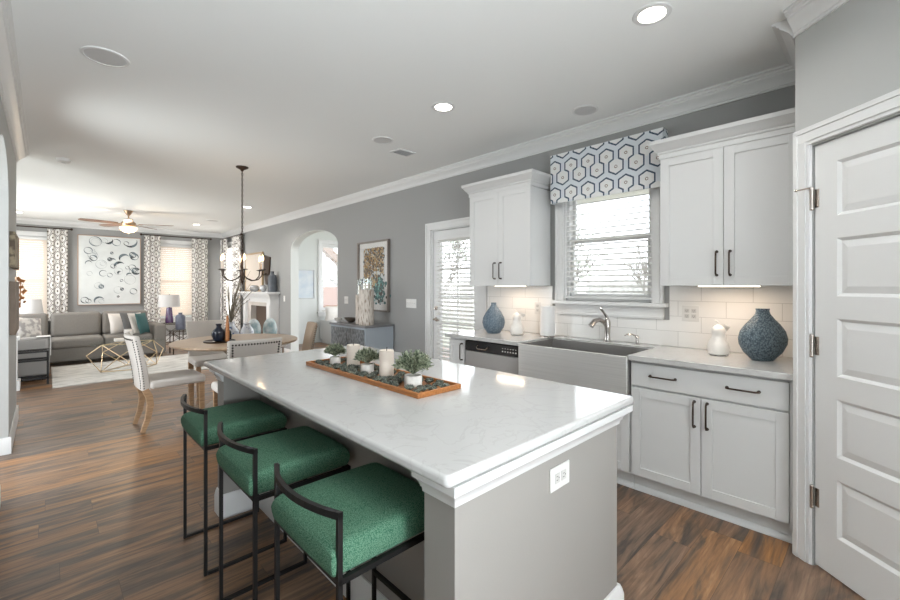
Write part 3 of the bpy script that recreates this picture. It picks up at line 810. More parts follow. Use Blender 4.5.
# valance -------------------------------------------------
def valance():
    t = thing('window_valance', 'flat fabric valance with navy honeycomb outlines over the kitchen window', 'valance', (3.38, 1.65, 2.12))
    Y0, Y1, Z0, Z1, XV = 1.16, 2.13, 2.12, 2.56, 3.325
    MB().box(XV + .006, XR - .005, Y0 + .006, Y1 - .006, Z1 - .03, Z1 - .003).build('mounting_board', TRIM, t)
    mb = MB()
    mb.box(XV, XV + .006, Y0, Y1, Z0, Z1)
    mb.box(XV + .006, XR - .002, Y0, Y0 + .006, Z0, Z1); mb.box(XV + .006, XR - .002, Y1 - .006, Y1, Z0, Z1)
    su, sz, hw_, hh, ox, oz = .1617, .238, .0585, .064, .0808, .095
    def dhex(x, z): x, z = abs(x), abs(z); return max(x - hw_, (x * hh / 2 + z * hw_ - hh * hw_) / math.hypot(hh / 2, hw_))
    def dseg(x, z, a, b):
        vx, vz = b[0] - a[0], b[1] - a[1]; q = max(0, min(1, ((x - a[0]) * vx + (z - a[1]) * vz) / (vx * vx + vz * vz)))
        return math.hypot(x - a[0] - vx * q, z - a[1] - vz * q)
    k0 = ox - hw_; zl = hh / 2 + (hw_ - k0) / hw_ * hh / 2; up = -(oz - zl)
    SA = [((0, -hh), (hw_, -hh / 2)), ((hw_, -hh / 2), (hw_, hh / 2)), ((hw_, hh / 2), (k0, zl))]
    SB = [((hw_, up), (hw_, hh / 2)), ((hw_, hh / 2), (0, hh))]
    def cls(u, z):
        x = (Y1 - .045) - u; zz = (Z1 - .125) - z          # x to the right, zz downwards
        r0 = math.floor(zz / sz); c0 = math.floor(x / su); fill = False; d = 9
        for r in (r0 - 1, r0, r0 + 1):
            for c in (c0 - 1, c0, c0 + 1):
                dx, dz = x - c * su, zz - r * sz; bx, bz = dx - ox, dz - oz
                for q in (math.hypot(dx, dz), math.hypot(bx, bz)):
                    if .0075 < q < .013: return 3
                for sg in SA: d = min(d, dseg(abs(dx), dz, *sg))
                for sg in SB: d = min(d, dseg(abs(bx), bz, *sg))
                if dhex(dx, dz) < 0 or dhex(bx, bz) < 0: fill = True
        if d < .0062: return 2
        return 1 if fill else 0
    cs = .003
    def strip(umin, umax, P):
        nz = int((Z1 - Z0) / cs); nu = int((umax - umin) / cs)
        for j in range(nz):
            z = Z0 + (j + .5) * cs; i = 0
            while i < nu:
                k_ = cls(umin + (i + .5) * cs, z); i0 = i
                while i < nu and cls(umin + (i + .5) * cs, z) == k_: i += 1
                if k_ == 0: continue
                a, b = umin + i0 * cs, umin + i * cs
                mb.face([mb.bm.verts.new(P(u, w)) for u, w in ((a, z - cs / 2), (b, z - cs / 2), (b, z + cs / 2), (a, z + cs / 2))], k_)
    strip(Y0, Y1, lambda u, z: (XV - .0008, u, z))
    strip(Y0 - .10, Y0, lambda u, z: (XV + (Y0 - u), Y0 - .0008, z))
    mb.build('fabric', [M('pale_blue_valance_cloth', (.69, .73, .77), .9), M('white_hexagon_print', (.79, .79, .785), .9), M('navy_outline_print', (.055, .085, .13), .9), M('brown_ring_print', (.25, .17, .13), .9)], t, smooth=False)
valance()

# counter decor -----------------------------------------------
def flat_bottle(name, label, cat, loc, rz, prof, mat, sy=.6, n=40, group=None):
    mb = MB(); Mx = Matrix.Translation(loc) @ Matrix.Rotation(R(rz), 4, 'Z')
    mb.lathe(prof, (0, 0, 0), n, 0, Mx, sx=1, sy=sy)
    return tag(mb.build(name, mat), label, cat, group)
RZ = 43.9
ridged = M('ridged_blue_glaze', (.085, .125, .16), .5)
def ridge_setup(m):
    nt = m.node_tree; b = nt.nodes['Principled BSDF']
    tc = nt.nodes.new('ShaderNodeTexCoord'); v = nt.nodes.new('ShaderNodeTexVoronoi'); v.inputs['Scale'].default_value = 125
    mp = nt.nodes.new('ShaderNodeMapping'); mp.inputs['Scale'].default_value = (1, 1, .75); nt.links.new(tc.outputs['Object'], mp.inputs[0]); nt.links.new(mp.outputs[0], v.inputs['Vector'])
    r = nt.nodes.new('ShaderNodeValToRGB'); r.color_ramp.elements[0].position = .2; r.color_ramp.elements[1].position = .75
    r.color_ramp.elements[0].color = (.21, .275, .31, 1); r.color_ramp.elements[1].color = (.055, .085, .11, 1)
    nt.links.new(v.outputs['Distance'], r.inputs[0]); nt.links.new(r.outputs[0], b.inputs['Base Color'])
    bp = nt.nodes.new('ShaderNodeBump'); bp.invert = True; bp.inputs['Strength'].default_value = .9; bp.inputs['Distance'].default_value = .006
    nt.links.new(v.outputs['Distance'], bp.inputs['Height']); nt.links.new(bp.outputs[0], b.inputs['Normal'])
ridge_setup(ridged)
flat_bottle('blue_vase', 'large round blue vase with a ridged scaly surface near the pantry corner', 'vase', (3.19, .53, .914), -RZ,
            [(.060, 0), (.070, .008), (.112, .05), (.138, .10), (.142, .135), (.130, .18), (.100, .222), (.068, .255), (.044, .285), (.038, .305), (.042, .318), (.032, .318), (.028, .28)], ridged, .62)
flat_bottle('blue_vase', 'smooth speckled blue teardrop vase under the cabinet by the back door', 'vase', (3.14, 2.65, .914), -RZ,
            [(.052, 0), (.062, .006), (.098, .055), (.111, .105), (.104, .15), (.075, .205), (.040, .25), (.024, .275), (.026, .297), (.019, .297), (.015, .27)], BLUEV, .7)
def gourd(label, loc, s_):
    t = thing('ceramic_pear', label, 'figurine', loc)
    mb = MB(); mb.lathe([(a * s_, b * s_) for a, b in ((.04, 0), (.052, .008), (.058, .04), (.05, .075), (.034, .105), (.033, .12), (.037, .14), (.032, .16), (.016, .175), (.006, .18))], loc, 28)
    mb.build('body', WHITEC, t)
    mb = MB(); x, y, z = loc; mb.tube([(x, y, z + .175 * s_), (x + .002, y, z + .19 * s_), (x - .012 * s_, y + .012 * s_, z + .205 * s_)], [.006 * s_, .005 * s_, .004 * s_], 8)
    mb.build('stem', WHITEC, t)
    mb = MB(); mb.pillow((x + .03 * s_, y - .03 * s_, z + .165 * s_), .05 * s_, .03 * s_, .012 * s_, (20, 25, -40)); mb.build('leaf', WHITEC, t)
gourd('white ceramic pear with a leaf beside the ridged blue vase', (3.22, .775, .914), 1.12)
gourd('small white ceramic pear beside the speckled teardrop vase', (3.19, 2.41, .914), 1.15)
t = thing('paper_towel_roll', 'upright white paper towel roll left of the kitchen sink', 'paper towels', (3.27, 2.125, .914))
MB().lathe([(.070, 0), (.070, .008), (.05, .012)], (3.27, 2.125, .914), 24).build('base', NICKEL, t)
mb = MB().lathe([(.062, .012), (.066, .016), (.066, .275), (.062, .278), (.018, .278), (.018, .26)], (3.27, 2.125, .914), 32); mb.build('roll', M('white_paper', (.82, .81, .80), .95), t)

def wall_plate(name, label, M4, w, h, kind, cat):
    """local frame: x width, y out, z up"""
    t = thing(name, label, cat, M4 @ Vector((0, 0, 0)))
    MB().box(-w / 2, w / 2, 0, .005, -h / 2, h / 2, mat=M4).build('plate', PLASTIC, t, bevel=.002)
    if kind == 'switch':
        n = max(1, round(w / .055))
        for i in range(n):
            x = (i - (n - 1) / 2) * .046
            m = MB(); m.box(x - .016, x + .016, .005, .0075, -.033, .033, mat=M4); m.box(x - .0055, x + .0055, .0075, .016, -.002, .012, mat=M4); m.build('toggle', PLASTIC, t)
    elif kind == 'outlet_flat':
        for x in (-.02, .02):
            m = MB(); m.box(x - .014, x + .014, .005, .0065, -.016, .016, 0, mat=M4)
            for q in (-.006, .006): m.box(x - .006, x + .004, .0065, .0068, q - .001, q + .001, 1, mat=M4)
            m.box(x + .007, x + .011, .0065, .0068, -.002, .002, 1, mat=M4)
            m.build('socket', [SOCK, SLOT], t)
    else:
        n = max(1, round(w / .07))
        for i in range(n):
            x = (i - (n - 1) / 2) * .046
            for z in (-.02, .02):
                m = MB(); m.box(x - .016, x + .016, .005, .0065, z - .014, z + .014, 0, mat=M4)
                for q in (-.006, .006): m.box(x + q - .001, x + q + .001, .0065, .0068, z - .004, z + .006, 1, mat=M4)
                m.box(x - .002, x + .002, .0065, .0068, z - .011, z - .007, 1, mat=M4)
                m.build('socket', [SOCK, SLOT], t)
    return t
FR = lambda x, y, z: Matrix(((0, -1, 0, x), (1, 0, 0, y), (0, 0, 1, z), (0, 0, 0, 1)))     # facing -X
FY = lambda x, y, z: Matrix(((1, 0, 0, x), (0, -1, 0, y), (0, 0, 1, z), (0, 0, 0, 1)))     # facing -Y
wall_plate('electrical_outlet', 'white double outlet in the tile left of the white ceramic pear', FR(XR - .010, 1.0, 1.17), .115, .115, 'outlet', 'outlet')
wall_plate('electrical_outlet', 'white outlet in the tile behind the small white pear', FR(XR - .010, 2.33, 1.16), .072, .115, 'outlet', 'outlet')
wall_plate('light_switch', 'wide white switch plate on the grey wall beside the back door', FR(XR, 4.29, 1.145), .21, .115, 'switch', 'light switch')
wall_plate('light_switch', 'white switch plate on the grey wall right of the archway', FR(XR, 5.93, 1.15), .115, .115, 'switch', 'light switch')
wall_plate('light_switch', 'white switch plate between the fireplace and the archway', FR(XR, 8.33, 1.12), .072, .115, 'switch', 'light switch')
wall_plate('electrical_outlet', 'white outlet plate on the near end of the kitchen island', FY(1.255, .77, .728), .118, .078, 'outlet_flat', 'outlet')

# ================================================================ ISLAND
t = thing('kitchen_island', 'grey kitchen island base with white mouldings under the quartz top', 'kitchen island', (1.2, 1.8, 0))
mb = MB(); mb.box(.758, 1.695, .77, .89, 0, .882); mb.build('end_panel', ISL, t)
mb = MB(); mb.box(.758, 1.695, 2.72, 2.84, 0, .882); mb.build('end_panel', ISL, t)
mb = MB(); mb.box(.97, 1.705, .89, 2.72, .0, .882); mb.build('body', ISL, t)
PRI = [(0, .806), (.008, .806), (.010, .818), (.016, .822), (.020, .834), (.032, .848), (.042, .856), (.046, .858), (.046, .882), (0, .882)]
mb = MB(); mb.sweep((.758, .77), (1.695, .77), (0, -1), PRI, ea=-1, eb=-1); mb.sweep((.758, .89), (.758, .77), (-1, 0), PRI, ea=0, eb=-1); mb.sweep((1.695, .77), (1.695, .89), (1, 0), PRI, ea=-1)
mb.build('moulding', CAB, t)
mb = MB(); mb.sweep((.758, 2.84), (.758, 2.72), (-1, 0), PRI); mb.sweep((.758, 2.84), (1.695, 2.84), (0, 1), PRI); mb.sweep((.97, 2.72), (.97, .89), (-1, 0), [(o * .5, z) for o, z in PRI])
mb.build('moulding', CAB, t)
BI = [(0, 0), (.018, 0), (.018, .10), (.012, .125), (.006, .14), (0, .14)]
mb = MB(); mb.sweep((.758, .77), (1.695, .77), (0, -1), BI, ea=-1, eb=-1); mb.sweep((.758, .89), (.758, .77), (-1, 0), BI, eb=-1); mb.sweep((1.705, .77), (1.705, 2.84), (1, 0), BI, ea=-1)
mb.sweep((.97, .89), (.758, .89), (0, 1), BI); mb.sweep((.97, 2.72), (.97, .89), (-1, 0), BI, ea=1, eb=1); mb.sweep((.758, 2.72), (.97, 2.72), (0, -1), BI, ea=-1); mb.sweep((.758, 2.84), (.758, 2.72), (-1, 0), BI, eb=-1)
mb.sweep((1.705, 2.84), (.758, 2.84), (0, 1), BI)
mb.build('baseboard', TRIM, t)
rp = []
for (qx, qy, a0) in ((1.745, .745, -90), (1.745, 2.86, 0), (.71, 2.86, 90), (.71, .745, 180)):
    rp += [(qx + .02 * math.cos(R(a0 + 15 * k)), qy + .02 * math.sin(R(a0 + 15 * k))) for k in range(7)]
tag(MB().prism(rp, .883, .914).build('countertop', QUARTZ, bevel=.010, seg=4), 'large white veined quartz top lying on the kitchen island', 'countertop')

# tray and contents
t = thing('wooden_tray', 'long shallow orange-brown wooden tray lying on the island top', 'tray', (1.205, 1.87, .914))
tx0, tx1, ty0, ty1 = 1.085, 1.335, 1.315, 2.33
mb = MB(); mb.box(tx0, tx1, ty0, ty1, .914, .920); w = .012
mb.box(tx0, tx0 + w, ty0, ty1, .92, .936); mb.box(tx1 - w, tx1, ty0, ty1, .92, .936); mb.box(tx0 + w, tx1 - w, ty0, ty0 + w, .92, .936); mb.box(tx0 + w, tx1 - w, ty1 - w, ty1, .92, .936)
mb.build('tray_body', WOODO, t, bevel=.002)
ZT = .9205
occupied = []
def candle(label, x, y, r, h):
    t = thing('pillar_candle', label, 'candle', (x, y, ZT), 0, 'ivory candles on the wooden tray')
    MB().lathe([(r * .97, 0), (r, .004), (r, h - .004), (r * .97, h), (r * .8, h - .002), (r * .1, h - .005)], (x, y, ZT), 28).build('wax', WAX, t)
    MB().tube([(x, y, ZT + h - .008), (x + .001, y, ZT + h + .006), (x + .004, y + .002, ZT + h + .014)], .0016, 6).build('wick', BRONZE, t)
    occupied.append((x, y, r))
candle('ivory pillar candle nearer the far end of the tray', 1.235, 2.06, .036, .125)
candle('ivory pillar candle nearer the middle of the tray', 1.215, 1.715, .036, .135)

def leaf_cluster(c, rad, n, ln, wd, flat=.8, zmin=-.15, seed=0):
    rnd = random.Random(seed); mb = MB(); c = Vector(c)
    for i in range(n):
        d = Vector((rnd.gauss(0, 1), rnd.gauss(0, 1), rnd.gauss(.35, .8))); d.normalize()
        if d.z < zmin: d.z = -d.z * .5
        d.normalize(); p = c + Vector((d.x, d.y, d.z * flat)) * rad * rnd.uniform(.45, 1)
        d = (d + Vector((rnd.uniform(-.4, .4), rnd.uniform(-.4, .4), rnd.uniform(-.2, .5)))).normalized()
        sd = d.cross(Vector((rnd.uniform(-1, 1), rnd.uniform(-1, 1), rnd.uniform(-1, 1)))).normalized(); nn = d.cross(sd) * wd * .3
        l, w_ = ln * rnd.uniform(.7, 1.2), wd * rnd.uniform(.7, 1.2)
        a = mb.bm.verts.new(p); b = mb.bm.verts.new(p + d * l * .5 + sd * w_ / 2 + nn); e = mb.bm.verts.new(p + d * l); f = mb.bm.verts.new(p + d * l * .5 - sd * w_ / 2 + nn); g = mb.bm.verts.new(p + d * l * .5 - nn)
        mb.face([a, b, e]); mb.face([a, e, f]); mb.face([a, g, b]); mb.face([a, f, g]); mb.face([b, g, e]); mb.face([g, f, e])
    for i in range(n // 8):
        d = Vector((rnd.gauss(0, 1), rnd.gauss(0, 1), rnd.uniform(.3, 1.6))).normalized()
        mb.cyl(c - Vector((0, 0, rad * .4)), c + Vector((d.x, d.y, d.z * flat)) * rad, .0012, 4)
    return mb

def pot_plant(label, x, y, pr, ph, rad, n, seed):
    t = thing('potted_plant', label, 'plant', (x, y, ZT), 0, 'potted herbs on the wooden tray')
    MB().lathe([(pr * .92, 0), (pr, .003), (pr, ph), (pr * .86, ph), (pr * .84, ph - .012), (.002, ph - .012)], (x, y, ZT), 24).build('pot', POTW, t)
    leaf_cluster((x, y, ZT + ph + rad * .45), rad, n, .022, .0052, .85, -.1, seed).build('foliage', LEAF, t, smooth=False)
    occupied.append((x, y, pr))
pot_plant('green leafy plant in a white pot at the far end of the tray', 1.20, 2.20, .030, .045, .050, 560, 1)
pot_plant('green leafy plant in a white pot between the two candles', 1.20, 1.865, .034, .048, .056, 640, 2)
pot_plant('green leafy plant in a white pot at the near end of the tray', 1.19, 1.475, .040, .052, .078, 950, 3)

def succulent_mesh(r, seed):
    rnd = random.Random(seed); mb = MB()
    mb.ball((0, 0, r * .45), r * .75, 10, 6, (1, 1, .6))
    for ring, (nn, el, ln) in enumerate(((9, 12, 1.0), (8, 35, .85), (6, 60, .6))):
        for k_ in range(nn):
            a = 2 * math.pi * (k_ + ring * .5) / nn + rnd.uniform(-.1, .1); e_ = R(el)
            d = Vector((math.cos(a) * math.cos(e_), math.sin(a) * math.cos(e_), math.sin(e_)))
            p0 = Vector((0, 0, r * .3)); p1 = p0 + d * r * ln * .6; p2 = p0 + d * r * ln * 1.05 + Vector((0, 0, r * .1))
            mb.tube([p0, p1, p2], [r * .12, r * .22, r * .03], 5)
    return mb
rnd = random.Random(11); protos = [None, None]; cnt = 0; pts = []
for i in range(900):
    r = rnd.uniform(.020, .029); x = rnd.uniform(tx0 + w + r, tx1 - w - r); y = rnd.uniform(ty0 + w + r, ty1 - w - r)
    if any(math.hypot(x - a, y - b) < r + c + .002 for a, b, c in occupied): continue
    if any(math.hypot(x - a, y - b) < (r + c) * .74 for a, b, c in pts): continue
    pts.append((x, y, r))
for i, (x, y, r) in enumerate(pts):
    k_ = i % 2
    if protos[k_] is None:
        protos[k_] = succulent_mesh(.02, k_).build('succulent_rosette', MOSS, None, recenter=False)
        tag(protos[k_], 'small dark green artificial succulent rosette filling the wooden tray', 'succulent', 'dark succulents filling the tray'); o = protos[k_]
    else:
        o = protos[k_].copy(); COL.objects.link(o)
    o.location = (x, y, ZT - .0005); o.rotation_euler = (0, 0, rnd.uniform(0, 6)); s_ = r / .02 * .95; o.scale = (s_, s_, s_ * rnd.uniform(.9, 1.2))

# ================================================================ STOOLS
def make_stool(label):
    t = thing('counter_stool', label, 'stool', (0, 0, 0), 0, 'green counter stools along the island')
    q = .007; wy = .205; xb, xf = -.19, .19
    # local: x towards the island, y across
    mb = MB()
    for y in (-wy, wy): mb.box(xb - q, xf + q, y - q, y + q, .592, .608)
    for x in (xb, xf): mb.box(x - q, x + q, -wy + q, wy - q, .592, .608)
    mb.build('seat_frame', BLACK, t, loose=True)
    for sx in (0, 1):
        for sy in (-1, 1):
            m = MB()
            if sx == 0: m.box(xb - q, xb + q, sy * wy - q, sy * wy + q, 0, .782)
            else: m.box(xf - q, xf + q, sy * wy - q, sy * wy + q, 0, .594)
            m.build('leg', BLACK, t, loose=True, bevel=.001)
    for sy in (-1, 1): MB().box(xb + q, xf - q, sy * wy - q, sy * wy + q, 0, .014).build('floor_rail', BLACK, t, loose=True)
    MB().box(xf - q, xf + q, -wy + q, wy - q, .24, .254).build('footrest', BLACK, t, loose=True)
    mb = MB(); n = 14
    for i in range(n):
        a, b = -1 + 2 * i / n, -1 + 2 * (i + 1) / n
        f = lambda s_: xb - q - .045 * (1 - s_ ** 2)
        g = lambda s_: f(s_) + .014
        mb.prism([(f(a), a * (wy + q)), (g(a), a * (wy + q)), (g(b), b * (wy + q)), (f(b), b * (wy + q))], .765, .784, 'Z')
    bmesh.ops.remove_doubles(mb.bm, verts=mb.bm.verts, dist=.0003)
    mb.build('back_rail', BLACK, t, loose=True)
    # cushion: boxy slab with soft edges
    mb = MB(); N = 16; L0, L1, H0, H1 = -.215, .205, .608, .694; W = .207
    sn = lambda k_: (lambda v: math.copysign(1 - (1 - abs(v)) ** 1.8, v))(-1 + 2 * k_ / N)
    grid = {}
    for sgn in (0, 1):
        for i in range(N + 1):
            for j in range(N + 1):
                u, v = sn(i), sn(j)
                e = max(0, 1 - abs(u) ** 16) ** .4 * max(0, 1 - abs(v) ** 16) ** .4
                zm, hh = (H0 + H1) / 2, (H1 - H0) / 2
                x = (L0 + L1) / 2 + u * (L1 - L0) / 2 * (1 - .012 * v * v); y = v * W * (1 - .012 * u * u)
                z = zm + (hh * e + .008 * (1 - u * u) * (1 - v * v)) if sgn else zm - hh * min(1, e * 2.2)
                grid[sgn, i, j] = mb.bm.verts.new((x, y, z))
    for sgn in (0, 1):
        for i in range(N):
            for j in range(N): mb.face([grid[sgn, i, j], grid[sgn, i + 1, j], grid[sgn, i + 1, j + 1], grid[sgn, i, j + 1]])
    bmesh.ops.remove_doubles(mb.bm, verts=mb.bm.verts, dist=.0004)
    o = mb.build('seat', GREEN, t, loose=True); ss = o.modifiers.new('sub', 'SUBSURF'); ss.levels = 1; ss.render_levels = 1
    for p in o.data.polygons: p.use_smooth = True
    return t
st = make_stool('green cushioned counter stool nearest the camera, by the island corner')
st.location = (.742, 1.195, 0)
s2 = copy_tree(st); s2.location = (.736, 1.79, 0); s2['label'] = 'green cushioned counter stool in the middle of the three'
s3 = copy_tree(st); s3.location = (.736, 2.443, 0); s3['label'] = 'green cushioned counter stool farthest from the camera, near the dining chair'

# ================================================================ DINING
t = thing('dining_table', 'round oak dining table on a pedestal under the chandelier', 'dining table', (1.56, 5.10, 0))
MB().lathe([(.60, .725), (.635, .735), (.645, .745), (.645, .758), (.635, .762)], (1.56, 5.1, 0), 64).build('tabletop', WOODT, t)
MB().lathe([(.30, .0), (.31, .01), (.31, .05), (.28, .075), (.14, .11), (.085, .18), (.075, .30), (.09, .42), (.12, .52), (.10, .60), (.17, .68), (.30, .70), (.30, .725)], (1.56, 5.1, 0), 32).build('pedestal', WOODG, t)

def make_chair(label):
    """local: faces +x, origin on the floor under the seat centre"""
    t = thing('dining_chair', label, 'dining chair', (0, 0, 0), 0, 'cream nailhead dining chairs around the round table')
    mb = MB(); mb.box(-.20, .27, -.225, .225, .395, .475); mb.build('seat', LINEN, t, bevel=.028, seg=5, loose=True)
    # backrest, raked backwards, slightly curved
    mb = MB(); n = 10; m_ = 10; V = {}
    for sd in (0, 1):
        for i in range(n + 1):
            for j in range(m_ + 1):
                v = -1 + 2 * i / n; h = j / m_
                y = v * (.20 + .025 * h)
                z = .385 + h * .525
                x = -.20 - .115 * h ** 1.3 - (.07 - .02 * h) * sd + .025 * v * v * (.3 + h) 
                if j == m_: z -= .012 * v * v * 0; 
                V[sd, i, j] = mb.bm.verts.new((x, y, z))
    for i in range(n):
        for j in range(m_):
            mb.face([V[0, i, j], V[0, i + 1, j], V[0, i + 1, j + 1], V[0, i, j + 1]]); mb.face([V[1, i, j], V[1, i, j + 1], V[1, i + 1, j + 1], V[1, i + 1, j]])
    for i in range(n):
        for j in (0, m_): mb.face([V[0, i, j], V[0, i + 1, j], V[1, i + 1, j], V[1, i, j]])
    for j in range(m_):
        for i in (0, n): mb.face([V[0, i, j], V[0, i, j + 1], V[1, i, j + 1], V[1, i, j]])
    mb.build('backrest', LINEN, t, bevel=.014, seg=3, loose=True)
    # nailheads around the rear face
    nb = MB()
    def nail(v, h):
        y = v * (.20 + .025 * h); x = -.20 - .115 * h ** 1.3 - (.07 - .02 * h) + .025 * v * v * (.3 + h)
        nb.ball((x - .0005, y, .385 + h * .525), .009, 6, 4, (.6, 1, 1))
    for i in range(17): nail(-.86 + 1.72 * i / 16, .93)
    for j in range(20):
        for v in (-.86, .86): nail(v, .06 + .87 * j / 20)
    for s_ in (-1, 1):
        for j in range(20):
            h = .05 + .9 * j / 20; y = s_ * ((.20 + .025 * h) + .0005); x = -.20 - .115 * h ** 1.3 - (.07 - .02 * h) * .75 + .025 * (.3 + h)
            nb.ball((x, y, .385 + h * .525), .006, 6, 4, (1, .6, 1))
    nb.build('nailhead_trim', NAIL, t, loose=True)
    for sy in (-1, 1):
        y = sy * .185
        m = MB(); m.tube([(.235, y, .40), (.24, y, .2), (.243, y, 0)], [.024, .021, .016], square=True); m.build('leg', WOODL, t, loose=True)
        m = MB(); m.tube([(-.235, y, .40), (-.205, y, .33), (-.195, y, .25), (-.215, y, .12), (-.255, y, 0)], [.026, .027, .025, .021, .017], square=True); m.build('leg', WOODL, t, loose=True)
    return t
ch = make_chair('cream dining chair seen from its side, left of the round table, back to the window wall')
ch['label'] = 'cream dining chair in full side view left of the round table'
ch.location = (.90, 5.02, 0); ch.rotation_euler = (0, 0, R(2))
c2 = copy_tree(ch); c2.location = (1.33, 4.12, 0); c2.rotation_euler = (0, 0, R(88)); c2['label'] = 'cream dining chair with its nailhead back to the kitchen island'
c3 = copy_tree(ch); c3.location = (1.52, 5.98, 0); c3.rotation_euler = (0, 0, R(-92)); c3['label'] = 'cream dining chair on the far side of the round table'
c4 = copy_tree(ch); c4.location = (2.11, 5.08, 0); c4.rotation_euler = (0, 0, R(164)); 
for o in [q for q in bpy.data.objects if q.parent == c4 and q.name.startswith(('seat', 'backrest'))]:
    o.data = o.data.copy(); o.data.materials[0] = M('linen_shade_tone', (.36, .28, .21), .9)  # warm shade on this chair is put into its linen colour
c4['label'] = 'cream dining chair with warm shade painted in, right of the round table in front of the archway'

# on the dining table
tx, ty = 1.37, 5.06
tag(MB().lathe([(.14, 0), (.155, .004), (.158, .014), (.15, .014), (.146, .007)], (tx, ty, .762), 36).build('round_tray', BRONZE), 'round dark tray on the dining table', 'tray')
ZD = .762 + .0075
t = thing('round_vase', 'dark navy round vase standing on the dining table tray', 'vase', (tx - .01, ty - .01, ZD))
MB().lathe([(.03, 0), (.05, .01), (.072, .065), (.066, .11), (.03, .145), (.024, .165), (.034, .19), (.026, .19), (.018, .17)], (tx - .01, ty - .01, ZD), 24).build('vase_body', NAVYV, t)
tag(MB().lathe([(.035, 0), (.05, .01), (.055, .05), (.045, .10), (.02, .12), (.016, .14), (.014, .14)], (tx + .09, ty + .075, ZD), 24).build('round_vase', NAVYV), 'smaller dark vase at the right on the dining table tray', 'vase')
tag(MB().lathe([(.019, 0), (.019, .18), (.015, .20), (.012, .27), (.010, .28)], (tx + .055, ty - .085, ZD), 16).build('wooden_bottle', WOODO), 'slim orange wooden bottle on the dining table tray', 'bottle')

# chandelier
cx, cy = 1.65, 5.21
t = thing('chandelier', 'bronze candle chandelier hanging over the round dining table', 'chandelier', (cx, cy, ZC))
MB().lathe([(.012, -.05), (.02, -.035), (.065, -.012), (.068, 0)], (cx, cy, ZC), 28).build('canopy', BRONZE, t)
mb = MB(); z = ZC - .04; i = 0
while z > 1.80:
    r_ = .011; pts_ = []
    for k_ in range(10):
        a = 2 * math.pi * k_ / 10; u = math.cos(a) * .008; pts_.append((cx + (u if i % 2 else 0), cy + (0 if i % 2 else u), z - .016 + math.sin(a) * .020))
    mb.tube(pts_, .0038, 5, closed=True); z -= .031; i += 1
mb.build('chain', BRONZE, t)
MB().lathe([(.005, 1.80), (.014, 1.78), (.008, 1.74), (.012, 1.65), (.022, 1.60), (.012, 1.55), (.024, 1.48), (.02, 1.44), (.007, 1.40), (.003, 1.385)], (cx, cy, 0), 16).build('column', BRONZE, t)
for k_ in range(6):
    a = R(k_ * 60 + 18); d = Vector((math.cos(a), math.sin(a), 0)); c = Vector((cx, cy, 0)); Z_ = Vector((0, 0, 1))
    m = MB(); m.tube([c + d * .015 + Z_ * 1.50, c + d * .06 + Z_ * 1.46, c + d * .12 + Z_ * 1.435, c + d * .18 + Z_ * 1.445, c + d * .225 + Z_ * 1.49, c + d * .235 + Z_ * 1.555], .0065, 8)
    m.lathe([(.006, 0), (.036, .008), (.038, .014), (.014, .016)], tuple(c + d * .235 + Z_ * 1.55), 16); arm = m.build('arm', BRONZE, t)
    p = c + d * .235
    MB().cyl(p + Z_ * 1.565, p + Z_ * 1.665, .0115, 12).build('candle_sleeve', WAX, arm)
    MB().lathe([(.008, 0), (.015, .018), (.014, .035), (.005, .065), (.001, .075)], tuple(p + Z_ * 1.665), 12).build('bulb', WARM, arm)
    point('chandelier_bulb', p + Z_ * 1.70, .9, (1, .72, .45), .02)

# sideboard -----------------------------------------------
t = thing('sideboard', 'grey carved-front sideboard standing against the wall right of the archway', 'sideboard', (3.17, 5.12, 0))
SBF = two('carved_charcoal_wood', (.10, .11, .12), (.24, .25, .26), 26, .6, .4, .6, (1, 2, .8), bump=.8, kind='vor')
SBS = M('pale_blue_grey_paint', (.40, .45, .50), .45)
SBT = M('dark_grey_top', (.20, .20, .21), .35)
MB().box(2.95, XR - .02, 4.64, 5.58, .825, .85).build('top', SBT, t, bevel=.003)
MB().box(2.97, XR - .02, 4.655, 5.565, .16, .825).build('body', SBS, t, bevel=.003)
for i in range(2): MB().box(2.958, 2.97, 4.68 + i * .435, 4.68 + i * .435 + .425, .19, .80).build('door', SBF, t, bevel=.003)
for x in (2.99, 3.37):
    for y in (4.68, 5.54): m = MB(); m.tube([(x, y, .17), (x + (-.015 if x < 3.1 else .01), y + (.03 if y > 5 else -.03), 0)], [.022, .014], square=True); m.build('leg', SBT, t)
BARK = two('birch_bark', (.33, .26, .20), (.68, .62, .56), 26, .8, .38, .50, (3, 3, .45), bump=.6, detail=7)
def birch(label, x, y, r, hb, hg):
    t = thing('birch_candle_holder', label, 'candle holder', (x, y, .85), 0, 'birch candle holders on the sideboard')
    mb = MB(); n = 26; prev = None
    for z in [0, .004] + [hb * i / 8 for i in range(1, 8)] + [hb - .003, hb]:
        pr = r * (.97 if z in (0, hb) else 1)
        ring = [mb.bm.verts.new((x + math.cos(2 * math.pi * k_ / n) * (pr + random.uniform(-.0025, .0025)), y + math.sin(2 * math.pi * k_ / n) * (pr + random.uniform(-.0025, .0025)), .85 + z)) for k_ in range(n)]
        if prev:
            for k_ in range(n): mb.face([prev[k_], prev[(k_ + 1) % n], ring[(k_ + 1) % n], ring[k_]])
        else: mb.face(ring[::-1])
        prev = ring
    mb.face(prev); mb.build('bark_base', BARK, t)
    rr = r * .8
    MB().lathe([(rr * .9, 0), (rr, .003), (rr, hg), (rr - .003, hg), (rr - .003, .006), (.002, .006)], (x, y, .85 + hb), 28, caps=False).build('glass', GLASS2, t)
    MB().lathe([(rr * .6, .0065), (rr * .6, hg * .55)], (x, y, .85 + hb), 20).build('candle', WAX, t)
birch('tall birch candle holder with glass chimney on the sideboard, the right one', 3.10, 4.84, .098, .475, .15)
birch('narrower birch candle holder with glass chimney on the sideboard, the left one', 3.14, 5.06, .062, .40, .22)
